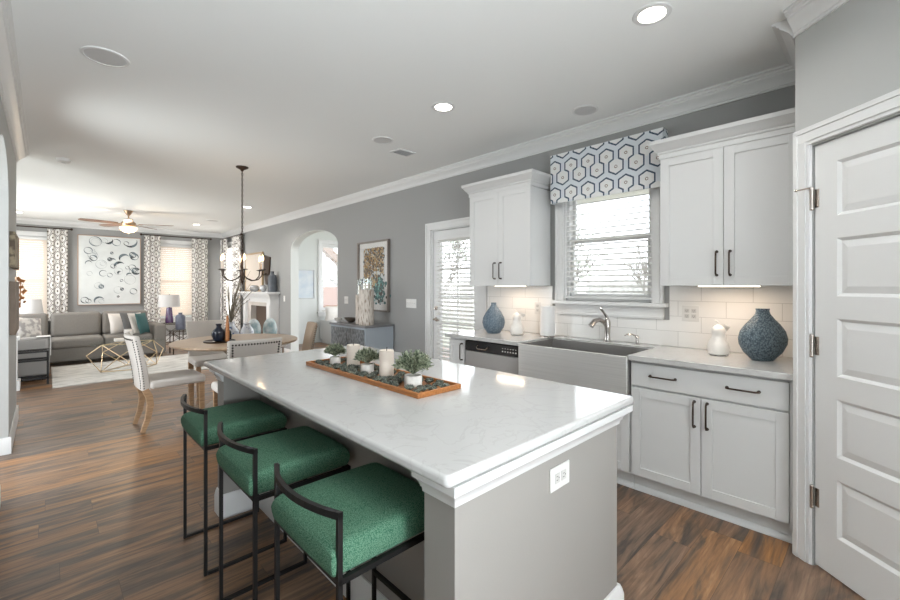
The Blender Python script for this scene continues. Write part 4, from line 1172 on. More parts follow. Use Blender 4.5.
mb = MB().lathe([(.04, 0), (.10, .02), (.17, .06), (.175, .065), (.165, .06), (.09, .025), (.01, .015)], (0, 0, 0), 32, 0, Matrix.Translation((3.15, 5.32, .85)), sx=.5, sy=.72)
tag(mb.build('wooden_bowl', M('dark_walnut', (.09, .07, .05), .45)), 'dark oval wooden bowl left of the birch candle holders', 'bowl')
mb = MB().lathe([(.03, 0), (.06, .02), (.085, .06), (.088, .062), (.08, .055), (.01, .012)], (0, 0, 0), 28, 0, Matrix.Translation((3.05, 5.50, .85)), sx=.7, sy=.7)
tag(mb.build('white_bowl', WHITEC), 'white bowl at the archway end of the sideboard', 'bowl')

# framed tree picture ----------------------------------------
def picture_frame(t, axis, p, nrm, u0, u1, z0, z1, fw, dep, fmat):
    mb = MB()
    def bx(a, b, c, d):
        q0, q1 = sorted((p, p + nrm * dep))
        if axis == 'X': mb.box(q0, q1, a, b, c, d)
        else: mb.box(a, b, q0, q1, c, d)
    bx(u0, u0 + fw, z0, z1); bx(u1 - fw, u1, z0, z1); bx(u0 + fw, u1 - fw, z0, z0 + fw); bx(u0 + fw, u1 - fw, z1 - fw, z1)
    return mb.build('frame', fmat, t, bevel=.002)
t = thing('framed_picture', 'framed picture of a golden tree above teal water on the grey wall', 'picture', (XR, 5.15, 1.02))
picture_frame(t, 'X', XR - .001, -1, 4.75, 5.54, 1.01, 2.02, .022, .045, M('pewter_wood_frame', (.20, .17, .15), .4))
mb = MB(); mb.box(XR - .012, XR - .002, 4.77, 5.52, 1.03, 2.0, 0)
rnd = random.Random(4)
mb.face([mb.bm.verts.new((XR - .0125, y, z)) for y, z in ((4.86, 1.12), (5.43, 1.12), (5.43, 1.92), (4.86, 1.92))], 1)
def blob(y, z, a, b, rot, off, mi):
    n = 9; mb.face([mb.bm.verts.new((XR - off, y + math.cos(rot) * a * math.cos(2 * math.pi * k_ / n) - math.sin(rot) * b * math.sin(2 * math.pi * k_ / n), z + math.sin(rot) * a * math.cos(2 * math.pi * k_ / n) + math.cos(rot) * b * math.sin(2 * math.pi * k_ / n))) for k_ in range(n)], mi)
for i in range(900):
    y = rnd.uniform(4.89, 5.40); z = min(1.905, 1.50 + abs(rnd.gauss(.2, .16)) + .1 * math.sin(y * 9))
    blob(y, z, rnd.uniform(.010, .030), rnd.uniform(.006, .015), rnd.uniform(0, 3), .0128 + i * 1e-6, rnd.choice((2, 2, 3, 3, 5, 4)))
for i in range(220):
    blob(5.0 + rnd.gauss(0, .06), 1.32 + rnd.gauss(0, .085), rnd.uniform(.01, .03), rnd.uniform(.01, .03), 0, .0129 + i * 1e-6, rnd.choice((6, 6, 7, 3)))
for i in range(60):
    blob(5.12 + rnd.gauss(0, .06), 1.47 + rnd.gauss(0, .05), .012, .03, rnd.uniform(-.5, .5), .013 + i * 1e-6, rnd.choice((3, 4, 2)))
mb.build('print', [M('white_mat_board', (.75, .74, .72), .8), M('pale_picture_ground', (.58, .60, .60), .6), M('ochre_paint', (.33, .19, .06), .6), M('black_paint', (.05, .045, .04), .6), M('cream_paint', (.50, .38, .22), .6), M('brown_paint', (.18, .10, .05), .6), M('teal_paint', (.03, .13, .13), .6), M('sea_green_paint', (.16, .38, .34), .6)], t, smooth=False)
MB().box(XR - .040, XR - .038, 4.775, 5.515, 1.035, 1.995).build('glass_pane', glass_mat('picture_glass', (1, 1, 1), .05), t)

# bubble painting on the far wall
t = thing('framed_painting', 'large white canvas with dark ink rings above the grey sofa', 'painting', (1.06, YF, .95))
picture_frame(t, 'Y', YF - .001, -1, .50, 1.62, .95, 2.50, .012, .045, M('copper_frame', (.45, .30, .22), .4, metal=.5))
mb = MB(); mb.box(.512, 1.608, YF - .035, YF - .002, .962, 2.488, 0)
rnd = random.Random(21)
def ringp(x, z, r, wd, a0, a1, off, mi):
    n = max(6, int(24 * (a1 - a0) / 6.28)); y = YF - .0352 - off
    for k_ in range(n):
        u, v = a0 + (a1 - a0) * k_ / n, a0 + (a1 - a0) * (k_ + 1) / n
        f = math.sin(math.pi * (k_ + .5) / n) * wd + .003 if a1 - a0 < 6 else wd * (.6 + .4 * math.sin(u * 2))
        P = [(x + math.cos(a) * q, z + math.sin(a) * q) for a, q in ((u, r - f), (u, r), (v, r), (v, r - f))]
        if all(.515 < p[0] < 1.605 and .965 < p[1] < 2.485 for p in P):
            mb.face([mb.bm.verts.new((p[0], y, p[1])) for p in P], mi)
spec = [(.80, 2.37, .11, .012, 6.28), (1.03, 2.40, .08, .03, 3.1), (1.17, 2.37, .08, .012, 6.28), (1.43, 2.40, .13, .03, 3.0), (1.35, 2.36, .05, .01, 6.28), (1.47, 2.10, .07, .04, 6.28),
        (1.31, 2.02, .10, .035, 3.4), (1.22, 1.84, .10, .035, 3.2), (1.05, 1.98, .045, .04, 6.28), (1.10, 1.95, .06, .02, 3.0), (.90, 1.86, .10, .006, 6.28), (1.53, 1.72, .085, .07, 6.28),
        (1.37, 1.80, .04, .008, 6.28), (1.42, 1.52, .11, .006, 6.28), (.93, 1.66, .07, .008, 5), (1.05, 1.62, .05, .01, 6.28), (1.22, 1.68, .04, .03, 4), (.90, 1.36, .05, .045, 6.28), (.85, 1.38, .07, .006, 6.28),
        (1.27, 1.30, .035, .03, 6.28), (1.20, 1.28, .08, .005, 6.28), (1.20, 1.13, .025, .02, 6.28), (.62, 1.06, .07, .012, 6.28), (.68, 1.04, .05, .01, 6.28), (.86, 1.05, .09, .025, 3.6), (.90, 1.03, .05, .006, 6.28), (1.26, 1.50, .03, .01, 6.28), (.70, 1.65, .05, .005, 6.28)]
spec += [(rnd.uniform(.62, 1.5), rnd.uniform(1.1, 2.4), rnd.uniform(.03, .09), rnd.choice((.005, .006, .012, .02)), rnd.choice((6.28, 6.28, 3.4))) for _ in range(18)]
for i, (x, z, r, wd, sp_) in enumerate(spec):
    wd *= 1.5
    a0 = rnd.uniform(3.3, 3.9) if sp_ < 6 and z > 2.2 else (rnd.uniform(0, .5) if sp_ < 6 else 0)
    ringp(x, z, r, wd, a0, a0 + sp_, .0002 * i, 1 if wd > .01 else 2)
    if wd > .035 and sp_ > 6: ringp(x, z, r * .5, r * .35, 0, 6.28, .0002 * i + .0001, 2)
mb.build('canvas', [M('off_white_canvas', (.66, .68, .67), .8, vary=.05, vscale=6), two('ink_wash', (.04, .05, .055), (.14, .18, .20), 9, .7), M('grey_wash', (.30, .33, .34), .7)], t, smooth=False)

# sunroom picture
t = thing('framed_picture', 'pale blue picture in a silver frame on the wall seen through the archway', 'picture', (4.42, 9.6, 1.08))
picture_frame(t, 'Y', 9.599, -1, 4.20, 4.68, 1.07, 1.76, .022, .03, M('silver_frame', (.45, .46, .46), .4, metal=.4))
MB().box(4.222, 4.658, 9.585, 9.598, 1.092, 1.738).build('print', two('pale_blue_watercolour', (.52, .60, .68), (.72, .75, .77), 5, .7, .3, .7), t)
tag(MB().pillow((4.98, 9.15, .72), .5, .34, .16, (0, 0, 0)).build('white_cushion', WHITEC), 'white cushion on the window bench beyond the archway', 'cushion')
t = thing('window_bench', 'white bench under the window beyond the archway', 'bench', (5.3, 9.25, 0))
MB().box(4.8, 6.0, 8.95, 9.55, .08, .53).build('body', TRIM, t, bevel=.01); MB().box(4.8, 6.0, 8.93, 9.55, .53, .545).build('top', TRIM, t)
for q in (4.85, 5.95):
    MB().box(q - .03, q + .03, 9.0, 9.5, 0, .08).build('foot', TRIM, t)

# ================================================================ LIVING ROOM
tag(MB().box(.065, 2.75, 7.75, 9.74, 0, .012).build('area_rug', RUG), 'large faded grey rug in the living room', 'rug')
# sectional sofa ------------------------------------------
t = thing('sectional_sofa', 'grey L-shaped sofa below the ring painting', 'sofa', (.6, 10.2, 0))
sx0, sx1 = -.92, 1.52; sy0, sy1 = 9.78, 10.74
mb = MB(); mb.box(sx0, sx1, sy0 + .03, sy1, .07, .30); mb.box(sx0, 0.02, 8.62, sy0 + .03, .07, .30); mb.build('base', SOFA, t, bevel=.02, seg=3)
MB().box(sx0, sx1, sy1 - .2, sy1, .30, .74).build('back_frame', SOFA, t, bevel=.03, seg=3)
MB().box(sx0, sx0 + .2, 8.62, sy1, .30, .74).build('back_frame', SOFA, t, bevel=.03, seg=3)
def arm(x0, x1, y0, y1, h, mat): MB().box(x0, x1, y0, y1, .07, h).build('arm', mat, t, bevel=.05, seg=5)
arm(sx1 - .02, sx1 + .18, sy0 - .02, sy1, .63, SOFA); arm(sx0, 0.04, 8.46, 8.66, .63, SOFAL)
for a, b in ((.06, .76), (.77, 1.49)):
    MB().box(a, b, sy0, sy1 - .2, .29, .46).build('seat_cushion', SOFA, t, bevel=.05, seg=5)
    MB().rbox(((a + b) / 2, sy1 - .29, .66), (b - a, .20, .44), (-10, 0, 0)).build('back_cushion', SOFA, t, bevel=.06, seg=5)
MB().box(sx0 + .2, .05, 8.67, 9.2, .29, .46).build('seat_cushion', SOFAL, t, bevel=.05, seg=5)
MB().box(sx0 + .2, .05, 9.21, sy1 - .2, .29, .46).build('seat_cushion', SOFA, t, bevel=.05, seg=5)
MB().rbox((-.30, sy1 - .29, .66), (.66, .20, .44), (-10, 0, 0)).build('back_cushion', SOFA, t, bevel=.06, seg=5)
for x, y in ((sx1 + .1, sy0 + .05), (sx1 + .1, sy1 - .08), (-.02, 8.55), (sx0 + .08, 8.55), (sx0 + .08, sy1 - .08), (.05, sy1 - .08)):
    MB().cyl((x, y, 0), (x, y, .075), .022, 12, r2=.028).build('foot', BRONZE, t)

STRP = M('cream_stripe_cloth', (.62, .58, .54), .9); CHAR = M('charcoal_cloth', (.13, .13, .13), .9); TEAL = M('teal_velvet', (.03, .095, .095), .7)
FLORAL = two('grey_floral_cloth', (.35, .33, .32), (.66, .63, .60), 14, .9, .42, .55)
def pil(label, c, w, h, tk, rot, mat):
    tag(MB().pillow(c, w, h, tk, rot).build('throw_pillow', mat), label, 'pillow', 'throw pillows on the grey sofa')
pil('cream throw pillow, leftmost of those at the right sofa arm', (1.05, 10.16, .665), .40, .40, .12, (-20, 0, 14), STRP)
pil('charcoal throw pillow between the cream and the white-edged one', (1.185, 10.02, .675), .36, .42, .09, (-20, 0, 30), CHAR)
pil('white-edged grey throw pillow next to the teal one', (1.25, 9.90, .67), .30, .40, .07, (-18, 0, 40), STRP)
pil('teal throw pillow leaning on the right sofa arm', (1.33, 9.84, .665), .30, .40, .08, (-14, 0, 50), TEAL)
pil('pale floral pillow at the left end of the sofa', (-.20, 9.55, .67), .40, .40, .12, (-14, 8, 40), FLORAL)
# throw blanket over the chaise arm
mb = MB(); prof = [(8.44, .42), (8.435, .60), (8.46, .642), (8.56, .648), (8.66, .642), (8.70, .56), (8.71, .475)]
n = len(prof)
for i in range(n - 1):
    (a, za), (b, zb) = prof[i], prof[i + 1]
    mb.box(-.12, .045, min(a, b) - .004, max(a, b) + .004, min(za, zb) - .003, max(za, zb) + .006)
tag(MB().box(-.10, .055, 8.455, 8.67, .632, .640).box(.042, .056, 8.47, 8.66, .36, .64).build('throw_blanket', M('white_throw', (.68, .66, .63), .95, bump=.5, bscale=50), bevel=.003), 'white throw draped over the near sofa arm', 'blanket')

# dark metal side table in front of the sofa arm
t = thing('side_table', 'dark metal frame side table in front of the near sofa arm', 'side table', (-.15, 8.27, 0))
mb = MB(); q = .012
for x in (-.30, .02):
    for y in (8.15, 8.38): mb.box(x - q, x + q, y - q, y + q, 0, .46)
mb.build('leg', BLACK, t)
mb = MB()
for z in (.46, .34, .09):
    for y in (8.15, 8.38): mb.box(-.312, .032, y - q, y + q, z - q, z + q)
    for x in (-.30, .02): mb.box(x - q, x + q, 8.15, 8.38, z - q, z + q)
mb.build('rail', BLACK, t); MB().box(-.312, .032, 8.138, 8.392, .472, .480).build('top', GLASS, t)

# coffee table: gold wire polyhedron with glass top
t = thing('coffee_table', 'gold geometric wire coffee table with a glass top on the rug', 'coffee table', (.95, 8.75, .012))
cxx, cyy = .98, 8.72
lo = [Vector((cxx + a, cyy + b, .022)) for a, b in ((-.36, -.18), (.12, -.30), (.40, .05), (.02, .28))]
mi_ = [Vector((cxx + a, cyy + b, .27)) for a, b in ((-.52, .02), (-.14, -.40), (.36, -.26), (.52, .16), (.16, .40), (-.30, .30))]
hi = [Vector((cxx + a, cyy + b, .435)) for a, b in ((-.34, -.12), (.14, -.26), (.36, .10), (-.02, .26))]
mb = MB()
def wire(a, b): mb.cyl(a, b, .0065, 8)
for L_ in (lo, hi):
    for i in range(4): wire(L_[i], L_[(i + 1) % 4])
for a, b in ((0, 0), (0, 1), (1, 1), (1, 2), (2, 2), (2, 3), (3, 4), (3, 5), (0, 5), (2, 4)):
    wire(lo[a], mi_[b]); wire(hi[a], mi_[b])
mb.build('wire_frame', GOLD, t)
MB().lathe([(.50, 0), (.505, .004), (.50, .01)], (cxx, cyy, .442), 48).build('glass_top', GLASS2, t)
t = thing('glass_candle_holder', 'pale glass footed candle holder on the coffee table', 'candle holder', (.98, 8.62, .452))
MB().lathe([(.05, 0), (.05, .006), (.014, .02), (.012, .07), (.05, .10), (.065, .15), (.06, .21), (.055, .21)], (.98, 8.62, .452), 24).build('holder', M('milky_glass', (.66, .62, .58), .2), t)
MB().lathe([(.03, .12), (.03, .17)], (.98, 8.62, .452), 16).build('candle', WAX, t)
tag(MB().box(.82, 1.06, 8.80, 8.98, .452, .492).build('book', STRP, bevel=.003), 'cream book lying on the coffee table', 'book')

# etagere table with lamp and jar
t = thing('side_table', 'dark bamboo-style metal side table holding the purple lamp', 'side table', (1.98, 10.4, 0))
def bamboo_table(t, x0, x1, y0, y1, h, mat):
    for x in (x0, x1):
        for y in (y0, y1):
            m = MB(); m.cyl((x, y, 0), (x, y, h), .009, 8)
            for i in range(1, 6): m.ball((x, y, h * i / 6), .0125, 8, 5, (1, 1, .6))
            m.build('leg', mat, t)
    for z in (h - .01, .16):
        m = MB(); m.box(x0 - .01, x1 + .01, y0 - .01, y1 + .01, z, z + .014); m.build('shelf', GLASS2, t)
        m = MB(); R4 = [(x0, y0), (x1, y0), (x1, y1), (x0, y1)]
        for i in range(4): m.cyl((*R4[i], z - .006), (*R4[(i + 1) % 4], z - .006), .007, 8)
        m.build('rail', mat, t)
    m = MB()
    for y in (y0, y1): m.cyl((x0, y, .2), (x1, y, h - .06), .005, 6); m.cyl((x1, y, .2), (x0, y, h - .06), .005, 6)
    m.build('lattice', mat, t)
bamboo_table(t, 1.78, 2.12, 10.45, 10.80, .58, BRONZE)
t = thing('table_lamp', 'table lamp with a purple glass base and white drum shade', 'lamp', (1.90, 10.62, .584))
MB().lathe([(.05, 0), (.075, .006), (.075, .06), (.06, .22), (.05, .33), (.012, .335), (.012, .40)], (1.90, 10.62, .584), 24).build('base', M('purple_glass', (.09, .04, .13), .12, coat=.5), t)
MB().lathe([(.20, .345), (.185, .60), (.182, .60), (.197, .345)], (1.90, 10.62, .584), 36, caps=False).build('lamp_shade', SHADE, t)
MB().cyl((1.90, 10.62, .584 + .33), (1.90, 10.62, .584 + .62), .004, 8).build('stem', BRONZE, t)
t = thing('side_table', 'lower metal side table in front carrying the blue-grey jar', 'side table', (2.0, 10.1, 0))
bamboo_table(t, 1.84, 2.20, 9.90, 10.22, .47, BRONZE)
tag(MB().lathe([(.07, 0), (.085, .01), (.088, .26), (.07, .30), (.035, .315), (.035, .345), (.045, .35), (.03, .35)], (1.99, 10.05, .475), 24).build('ceramic_jar', M('blue_grey_glaze', (.12, .13, .175), .3, vary=.2, vscale=20)), 'tall blue-grey jar on the lower side table', 'jar')

# left lamp behind sofa
t = thing('table_lamp', 'table lamp with a white shade behind the left end of the sofa', 'lamp', (-.22, 11.3, 0))
MB().box(-.40, -.02, 11.12, 11.50, .0, .60).build('pedestal', WOODG, t, bevel=.005)
MB().lathe([(.07, .60), (.08, .62), (.05, .75), (.02, .80), (.01, .84)], (-.21, 11.3, 0), 24).build('base', WHITEC, t)
MB().lathe([(.19, .80), (.15, 1.12), (.147, 1.12), (.187, .80)], (-.21, 11.3, 0), 32, caps=False).build('lamp_shade', SHADE, t)

# pictures and sconce on the pier
t = thing('wall_hanging', 'thick brown canvas hung high on the left pier', 'wall art', (XL, 5.4, 1.53))
MB().box(XL, XL + .034, 5.08, 5.75, 1.53, 1.83).build('canvas', two('abstract_brown_print', (.12, .09, .06), (.36, .30, .20), 14, .7), t)
MB().box(XL, XL + .036, 5.75, 5.765, 1.525, 1.835).build('frame_edge', M('copper_edge', (.55, .30, .20), .4), t)
t = thing('wall_hanging', 'tall brown wooden panel hung lower on the left pier', 'wall art', (XL, 5.4, .95))
MB().box(XL, XL + .036, 5.08, 5.75, .96, 1.41).build('panel', M('brown_panel', (.20, .15, .11), .6, vary=.15, vscale=9), t, bevel=.002)
t = thing('wall_sconce', 'small copper leaf sconce at the far edge of the left pier', 'sconce', (XL, 6.0, 1.2))
MB().box(XL, XL + .01, 5.97, 6.03, 1.30, 1.46).build('backplate', BRASSY, t)
m = MB(); rnd = random.Random(3)
for i in range(14):
    a = Vector((XL + .035 + rnd.uniform(-.015, .03), 6.0 + rnd.uniform(-.04, .04), 1.17 + i * .021)); m.pillow(a, .05, .03, .006, (rnd.uniform(-40, 40), rnd.uniform(-60, 60), rnd.uniform(0, 180)), n=4)
m.tube([(XL + .01, 6.0, 1.44), (XL + .04, 6.0, 1.44), (XL + .035, 6.0, 1.16)], .005, 6)
m.build('leaves', M('copper_leaf', (.60, .28, .12), .35, metal=.6), t)

# curtains and rods ----------------------------------------
def curtain(label, axis, p, u0, u1, z0, z1, group='lattice print curtains in the living room'):
    mb = MB(); n = max(24, int((u1 - u0) / .012)); amp = .028; per = .105
    pts_ = [(u0 + (u1 - u0) * i / n, p + amp * math.sin(2 * math.pi * (u1 - u0) * i / n / per)) for i in range(n + 1)]
    prev = None
    for side in (-.003, .003):
        pass
    for i in range(n):
        (a, pa), (b, pb) = pts_[i], pts_[i + 1]
        poly = [(a, pa - .003), (b, pb - .003), (b, pb + .003), (a, pa + .003)]
        if axis == 'Y': mb.prism(poly, z0, z1, 'Z')
        else: mb.prism([(y, x) for x, y in poly], z0, z1, 'Z')
    bmesh.ops.remove_doubles(mb.bm, verts=mb.bm.verts, dist=.0002)
    return tag(mb.build('curtain', CUR['X' if axis == 'Y' else 'Y']), label, 'curtain', group)
curtain('patterned curtain at the left far window, beside the ring painting', 'Y', YF - .115, .02, .34, .015, 2.575)
curtain('patterned curtain between the ring painting and the purple lamp window', 'Y', YF - .115, 1.68, 2.0, .015, 2.575)
curtain('patterned curtain right of the purple lamp window on the far wall', 'Y', YF - .115, 2.66, 3.02, .015, 2.575)
curtain('patterned curtain nearest the room corner on the side window', 'X', XR - .115, 11.66, 12.09, .015, 2.575)
curtain('patterned curtain of the side window next to the fireplace', 'X', XR - .115, 10.62, 11.12, .015, 2.575)
def rod(label, a, b):
    t = thing('curtain_rod', label, 'curtain rod', a); a, b = Vector(a), Vector(b); d = (b - a).normalized()
    MB().cyl(a, b, .012, 12).build('rod', BRONZE, t)
    for p in (a - d * .02, b + d * .02): MB().ball(p, .026, 12, 8).build('finial', BRONZE, t)
    m = MB(); o = Vector((0, 1, 0)) if abs(d.x) > .5 else Vector((1, 0, 0))
    for f in (.06, .94): p = a.lerp(b, f); m.cyl(p, p + o * .113, .007, 8)
    m.build('bracket', BRONZE, t)
rod('dark rod over the left far window', (-1.0, YF - .115, 2.59), (.38, YF - .115, 2.59))
rod('dark rod over the far window behind the purple lamp', (1.64, YF - .115, 2.59), (3.07, YF - .115, 2.59))
rod('dark rod over the side window by the fireplace', (XR - .115, 10.56, 2.59), (XR - .115, 12.12, 2.59))

SILV = M('mercury_glass', (.55, .56, .57), .25, metal=.6)
# fireplace -------------------------------------------------
t = thing('fireplace', 'white fireplace surround with mantel shelf on the grey side wall', 'fireplace', (3.34, 9.4, 0))
FX = 3.255; mb = MB()
mb.box(FX, XR - .001, 8.60, 8.80, 0, 1.14); mb.box(FX, XR - .001, 10.0, 10.2, 0, 1.14); mb.box(FX, XR - .001, 8.80, 10.0, 1.03, 1.14)
mb.box(FX - .012, FX, 8.585, 8.815, 0, .14); mb.box(FX - .012, FX, 9.985, 10.215, 0, .14); mb.box(FX - .012, FX, 8.62, 8.78, .18, .98); mb.box(FX - .012, FX, 10.02, 10.18, .18, .98)
mb.build('surround', TRIM, t, bevel=.002)
mb = MB(); mb.sweep((FX, 8.60), (FX, 10.2), (-1, 0), [(0, 1.12), (.012, 1.12), (.02, 1.15), (.05, 1.19), (.055, 1.215), (0, 1.215)], ea=-1, eb=-1); mb.box(FX, XR - .001, 8.60, 10.2, 1.14, 1.215)
mb.box(FX - .085, XR - .001, 8.53, 10.27, 1.215, 1.25); mb.build('mantel_shelf', TRIM, t, bevel=.003)
mb = MB(); MX = M('cream_marble', (.60, .56, .52), .2, vary=.08, vscale=6)
mb.box(FX + .03, XR - .001, 8.80, 8.88, .0, 1.03); mb.box(FX + .03, XR - .001, 9.8, 10.0, 0, 1.03); mb.box(FX + .03, XR - .001, 8.88, 9.8, .95, 1.03); mb.build('marble_face', MX, t)
mb = MB(); mb.box(XR - .03, XR - .002, 8.88, 9.8, .0, .95, 0)
for i in range(3): mb.cyl((XR - .09, 9.15, .10 + i * .07), (XR - .08, 9.65, .12 + i * .07), .035, 10, 1)
mb.build('firebox', [M('firebox_brick', (.11, .075, .055), .8), M('log_brown', (.09, .05, .03), .9)], t)
tag(MB().lathe([(.075, 0), (.088, .01), (.088, .29), (.07, .34), (.035, .36), (.035, .41), (.043, .42), (.025, .42)], (3.32, 8.66, 1.25), 24).build('stoneware_jar', M('slate_glaze', (.08, .09, .105), .4, vary=.2, vscale=15)), 'slate blue bottle jar at the near end of the mantel', 'jar')
tag(MB().lathe([(.02, 0), (.05, .02), (.07, .07), (.06, .12), (.04, .14), (.035, .14)], (3.26, 9.0, 1.25), 20).build('glass_bowl', SILV), 'small silvery glass bowl on the mantel next to the slate jar', 'bowl')
tag(MB().lathe([(.03, 0), (.08, .02), (.10, .07), (.08, .12), (.05, .14), (.045, .14)], (3.26, 9.5, 1.25), 20).build('glass_bowl', SILV), 'larger silvery glass bowl near the middle of the mantel', 'bowl')
t = thing('framed_mirror', 'large cream-toned mirror in a thin frame leaning above the mantel', 'mirror', (XR - .05, 9.8, 1.25))
mb = MB(); a, b, c, d = 9.42, 10.5, 1.252, 2.12
mb.box(XR - .045, XR - .005, a, a + .03, c, d); mb.box(XR - .045, XR - .005, b - .03, b, c, d); mb.box(XR - .045, XR - .005, a + .03, b - .03, c, c + .03); mb.box(XR - .045, XR - .005, a + .03, b - .03, d - .03, d); mb.build('frame', GOLD, t, bevel=.004)
MB().box(XR - .032, XR - .008, a + .03, b - .03, c + .03, d - .03).build('panel', M('cream_panel', (.62, .55, .48), .3), t)
t = thing('wall_sconce', 'dark shield-shaped metal sconce with an amber candle right of the mantel mirror', 'sconce', (XR, 8.93, 1.5))
MB().prism([(9.02, 1.98), (9.40, 2.05), (9.36, 1.75), (9.26, 1.40), (9.16, 1.40), (9.05, 1.72)], XR - .03, XR, 'X').build('backplate', BRONZE, t, bevel=.006)
MB().tube([(XR - .03, 9.2, 1.64), (XR - .09, 9.2, 1.60), (XR - .12, 9.2, 1.66), (XR - .12, 9.2, 1.70)], .010, 8).build('arm', BRONZE, t)
MB().lathe([(.03, 0), (.04, .02), (.035, .12), (.006, .16)], (XR - .12, 9.2, 1.70), 14).build('candle', M('amber_wax', (.55, .30, .12), .5), t)

# bench with pale cushions, floor vases with grasses, all in front of the fireplace
t = thing('upholstered_bench', 'low cream bench in front of the fireplace, partly behind the dining chair', 'bench', (2.6, 7.25, 0))
MB().box(2.34, 2.95, 7.05, 7.45, .34, .44).build('seat', LINEN, t, bevel=.03, seg=4)
for x in (2.38, 2.9):
    for y in (7.1, 7.4): MB().cyl((x, y, 0), (x, y, .35), .018, 10).build('leg', WOODG, t)
PALE = two('pale_blue_cloth', (.30, .40, .42), (.58, .62, .61), 10, .9, .4, .6)
tag(MB().ball((2.475, 7.25, .635), 1, 20, 14, (.115, .085, .195)).build('throw_pillow', PALE), 'pale blue oval cushion on the bench, the left of two', 'pillow', 'pale blue cushions on the bench')
tag(MB().ball((2.74, 7.25, .635), 1, 20, 14, (.115, .085, .195)).build('throw_pillow', PALE), 'pale blue oval cushion on the bench, the right of two', 'pillow', 'pale blue cushions on the bench')
BW = two('blue_white_porcelain', (.08, .13, .28), (.66, .68, .72), 16, .15, .34, .42)
t = thing('floor_vase', 'blue and white floor vase holding tall dried grasses', 'vase', (2.05, 7.0, 0))
vx, vy = 2.05, 7.0
MB().lathe([(.08, 0), (.09, .02), (.11, .35), (.13, .58), (.115, .68), (.06, .76), (.05, .80), (.062, .82), (.05, .82), (.04, .79)], (vx, vy, 0), 28).build('vase_body', BW, t)
mb = MB(); rnd = random.Random(5)
for i in range(38):
    a = rnd.uniform(0, 6.28); sp_ = rnd.uniform(.02, .26); h = rnd.uniform(.35, .85)
    b = Vector((vx, vy, .8)); e = b + Vector((math.cos(a) * sp_ + .08, math.sin(a) * sp_, h)); mb.tube([b, b.lerp(e, .5) + Vector((-.02, 0, .05)), e], [.005, .004, .002], 5)
mb.build('grasses', M('dried_grass', (.22, .19, .14), .9), t)
tag(MB().lathe([(.07, 0), (.08, .05), (.10, .35), (.11, .58), (.09, .70), (.045, .77), (.055, .80)], (2.24, 6.85, 0), 28).build('floor_vase', BW), 'blue and white floor vase right of the grasses', 'vase')

# ceiling fan -----------------------------------------------
fx, fy = 1.10, 9.70
t = thing('ceiling_fan', 'brass ceiling fan with a lit glass bowl over the living room', 'ceiling fan', (fx, fy, ZC))
MB().lathe([(.02, -.09), (.035, -.07), (.065, -.02), (.075, 0)], (fx, fy, ZC), 28).build('canopy', BRASSY, t)
MB().cyl((fx, fy, ZC - .20), (fx, fy, ZC - .07), .013, 12).build('downrod', BRASSY, t)
MB().lathe([(.03, -.30), (.09, -.29), (.11, -.26), (.11, -.22), (.08, -.195), (.02, -.185)], (fx, fy, ZC), 32).build('motor_housing', BRASSY, t)
MB().lathe([(.02, -.40), (.08, -.39), (.125, -.35), (.135, -.31), (.11, -.295)], (fx, fy, ZC), 32).build('light_bowl', Emit('lit_frosted_bowl', (1, .74, .46), 1.7), t)
MB().ball((fx, fy, ZC - .41), .012, 8, 6).build('finial', BRASSY, t)
point('fan_light', (fx, fy, ZC - .47), 12, (1, .80, .58), .08)
FB = M('walnut_blade', (.22, .13, .09), .4, vary=.15, vscale=8)
for k_ in range(5):
    a = k_ * 72 + 47; Mx = Matrix.Translation((fx, fy, ZC - .245)) @ Matrix.Rotation(R(a), 4, 'Z') @ Matrix.Rotation(R(9), 4, 'X')
    m = MB(); m.prism([(.17, -.05), (.30, -.062), (.60, -.068), (.70, -.05), (.72, 0), (.70, .05), (.60, .068), (.30, .062), (.17, .05)], -.004, .004, 'Z', mat=Mx); b_ = m.build('blade', FB, t)
    m = MB(); m.box(.09, .22, -.018, .018, -.012, -.004, mat=Mx); m.build('blade_iron', BRASSY, b_)

# downlights, speakers, vent, smoke detector ----------------
def downlight(label, x, y, power, lit=True):
    t = thing('recessed_light', label, 'ceiling light', (x, y, ZC), 0, 'round recessed ceiling lights' if lit else None)
    MB().lathe([(.066, -.002), (.068, -.006), (.090, -.004), (.093, 0), (.066, 0)], (x, y, ZC), 36).build('trim_ring', TRIM, t)
    MB().lathe([(.064, -.001), (.064, -.004)], (x, y, ZC), 32).build('lens', CANW if lit else PLASTIC, t)
    if lit:
        area('downlight_lamp', (x, y, ZC - .012), (0, 0, 0), .11, .11, power, (1, .98, .95), 'DISK', 150)
downlight('lit recessed ceiling light nearest the camera above the island', 2.23, .83, 4)
downlight('lit recessed ceiling light above the far end of the island', 2.22, 2.38, 4)
downlight('lit recessed ceiling light just right of the chandelier chain', 2.55, 7.79, 8)
downlight('lit recessed ceiling light by the left pier in the living room', -.38, 11.3, 10)
downlight('recessed ceiling light near the far right corner of the living room', 2.45, 10.8, 12)
for x, y in ((.45, .6), (1.3, -1.2)): area('downlight_lamp', (x, y, ZC - .012), (0, 0, 0), .11, .11, 3, (1, .98, .95), 'DISK', 150)  # extra unseen lamps added behind the view, without fittings
def speaker(label, x, y, r):
    t = thing('ceiling_speaker', label, 'speaker', (x, y, ZC), 0, 'round ceiling speakers')
    MB().lathe([(r * .84, -.003), (r * .86, -.007), (r * .97, -.005), (r, 0), (r * .84, 0)], (x, y, ZC), 36).build('rim', TRIM, t)
    MB().lathe([(r * .83, -.001), (r * .83, -.005)], (x, y, ZC), 36).build('grille', GRILLE, t)
speaker('round ceiling speaker at the upper left, closest to the left wall', .26, 3.28, .12)
speaker('round ceiling speaker beside the air vent', 2.31, 3.32, .10)
speaker('round unlit ceiling fitting in front of the kitchen valance', 3.07, 1.65, .10)
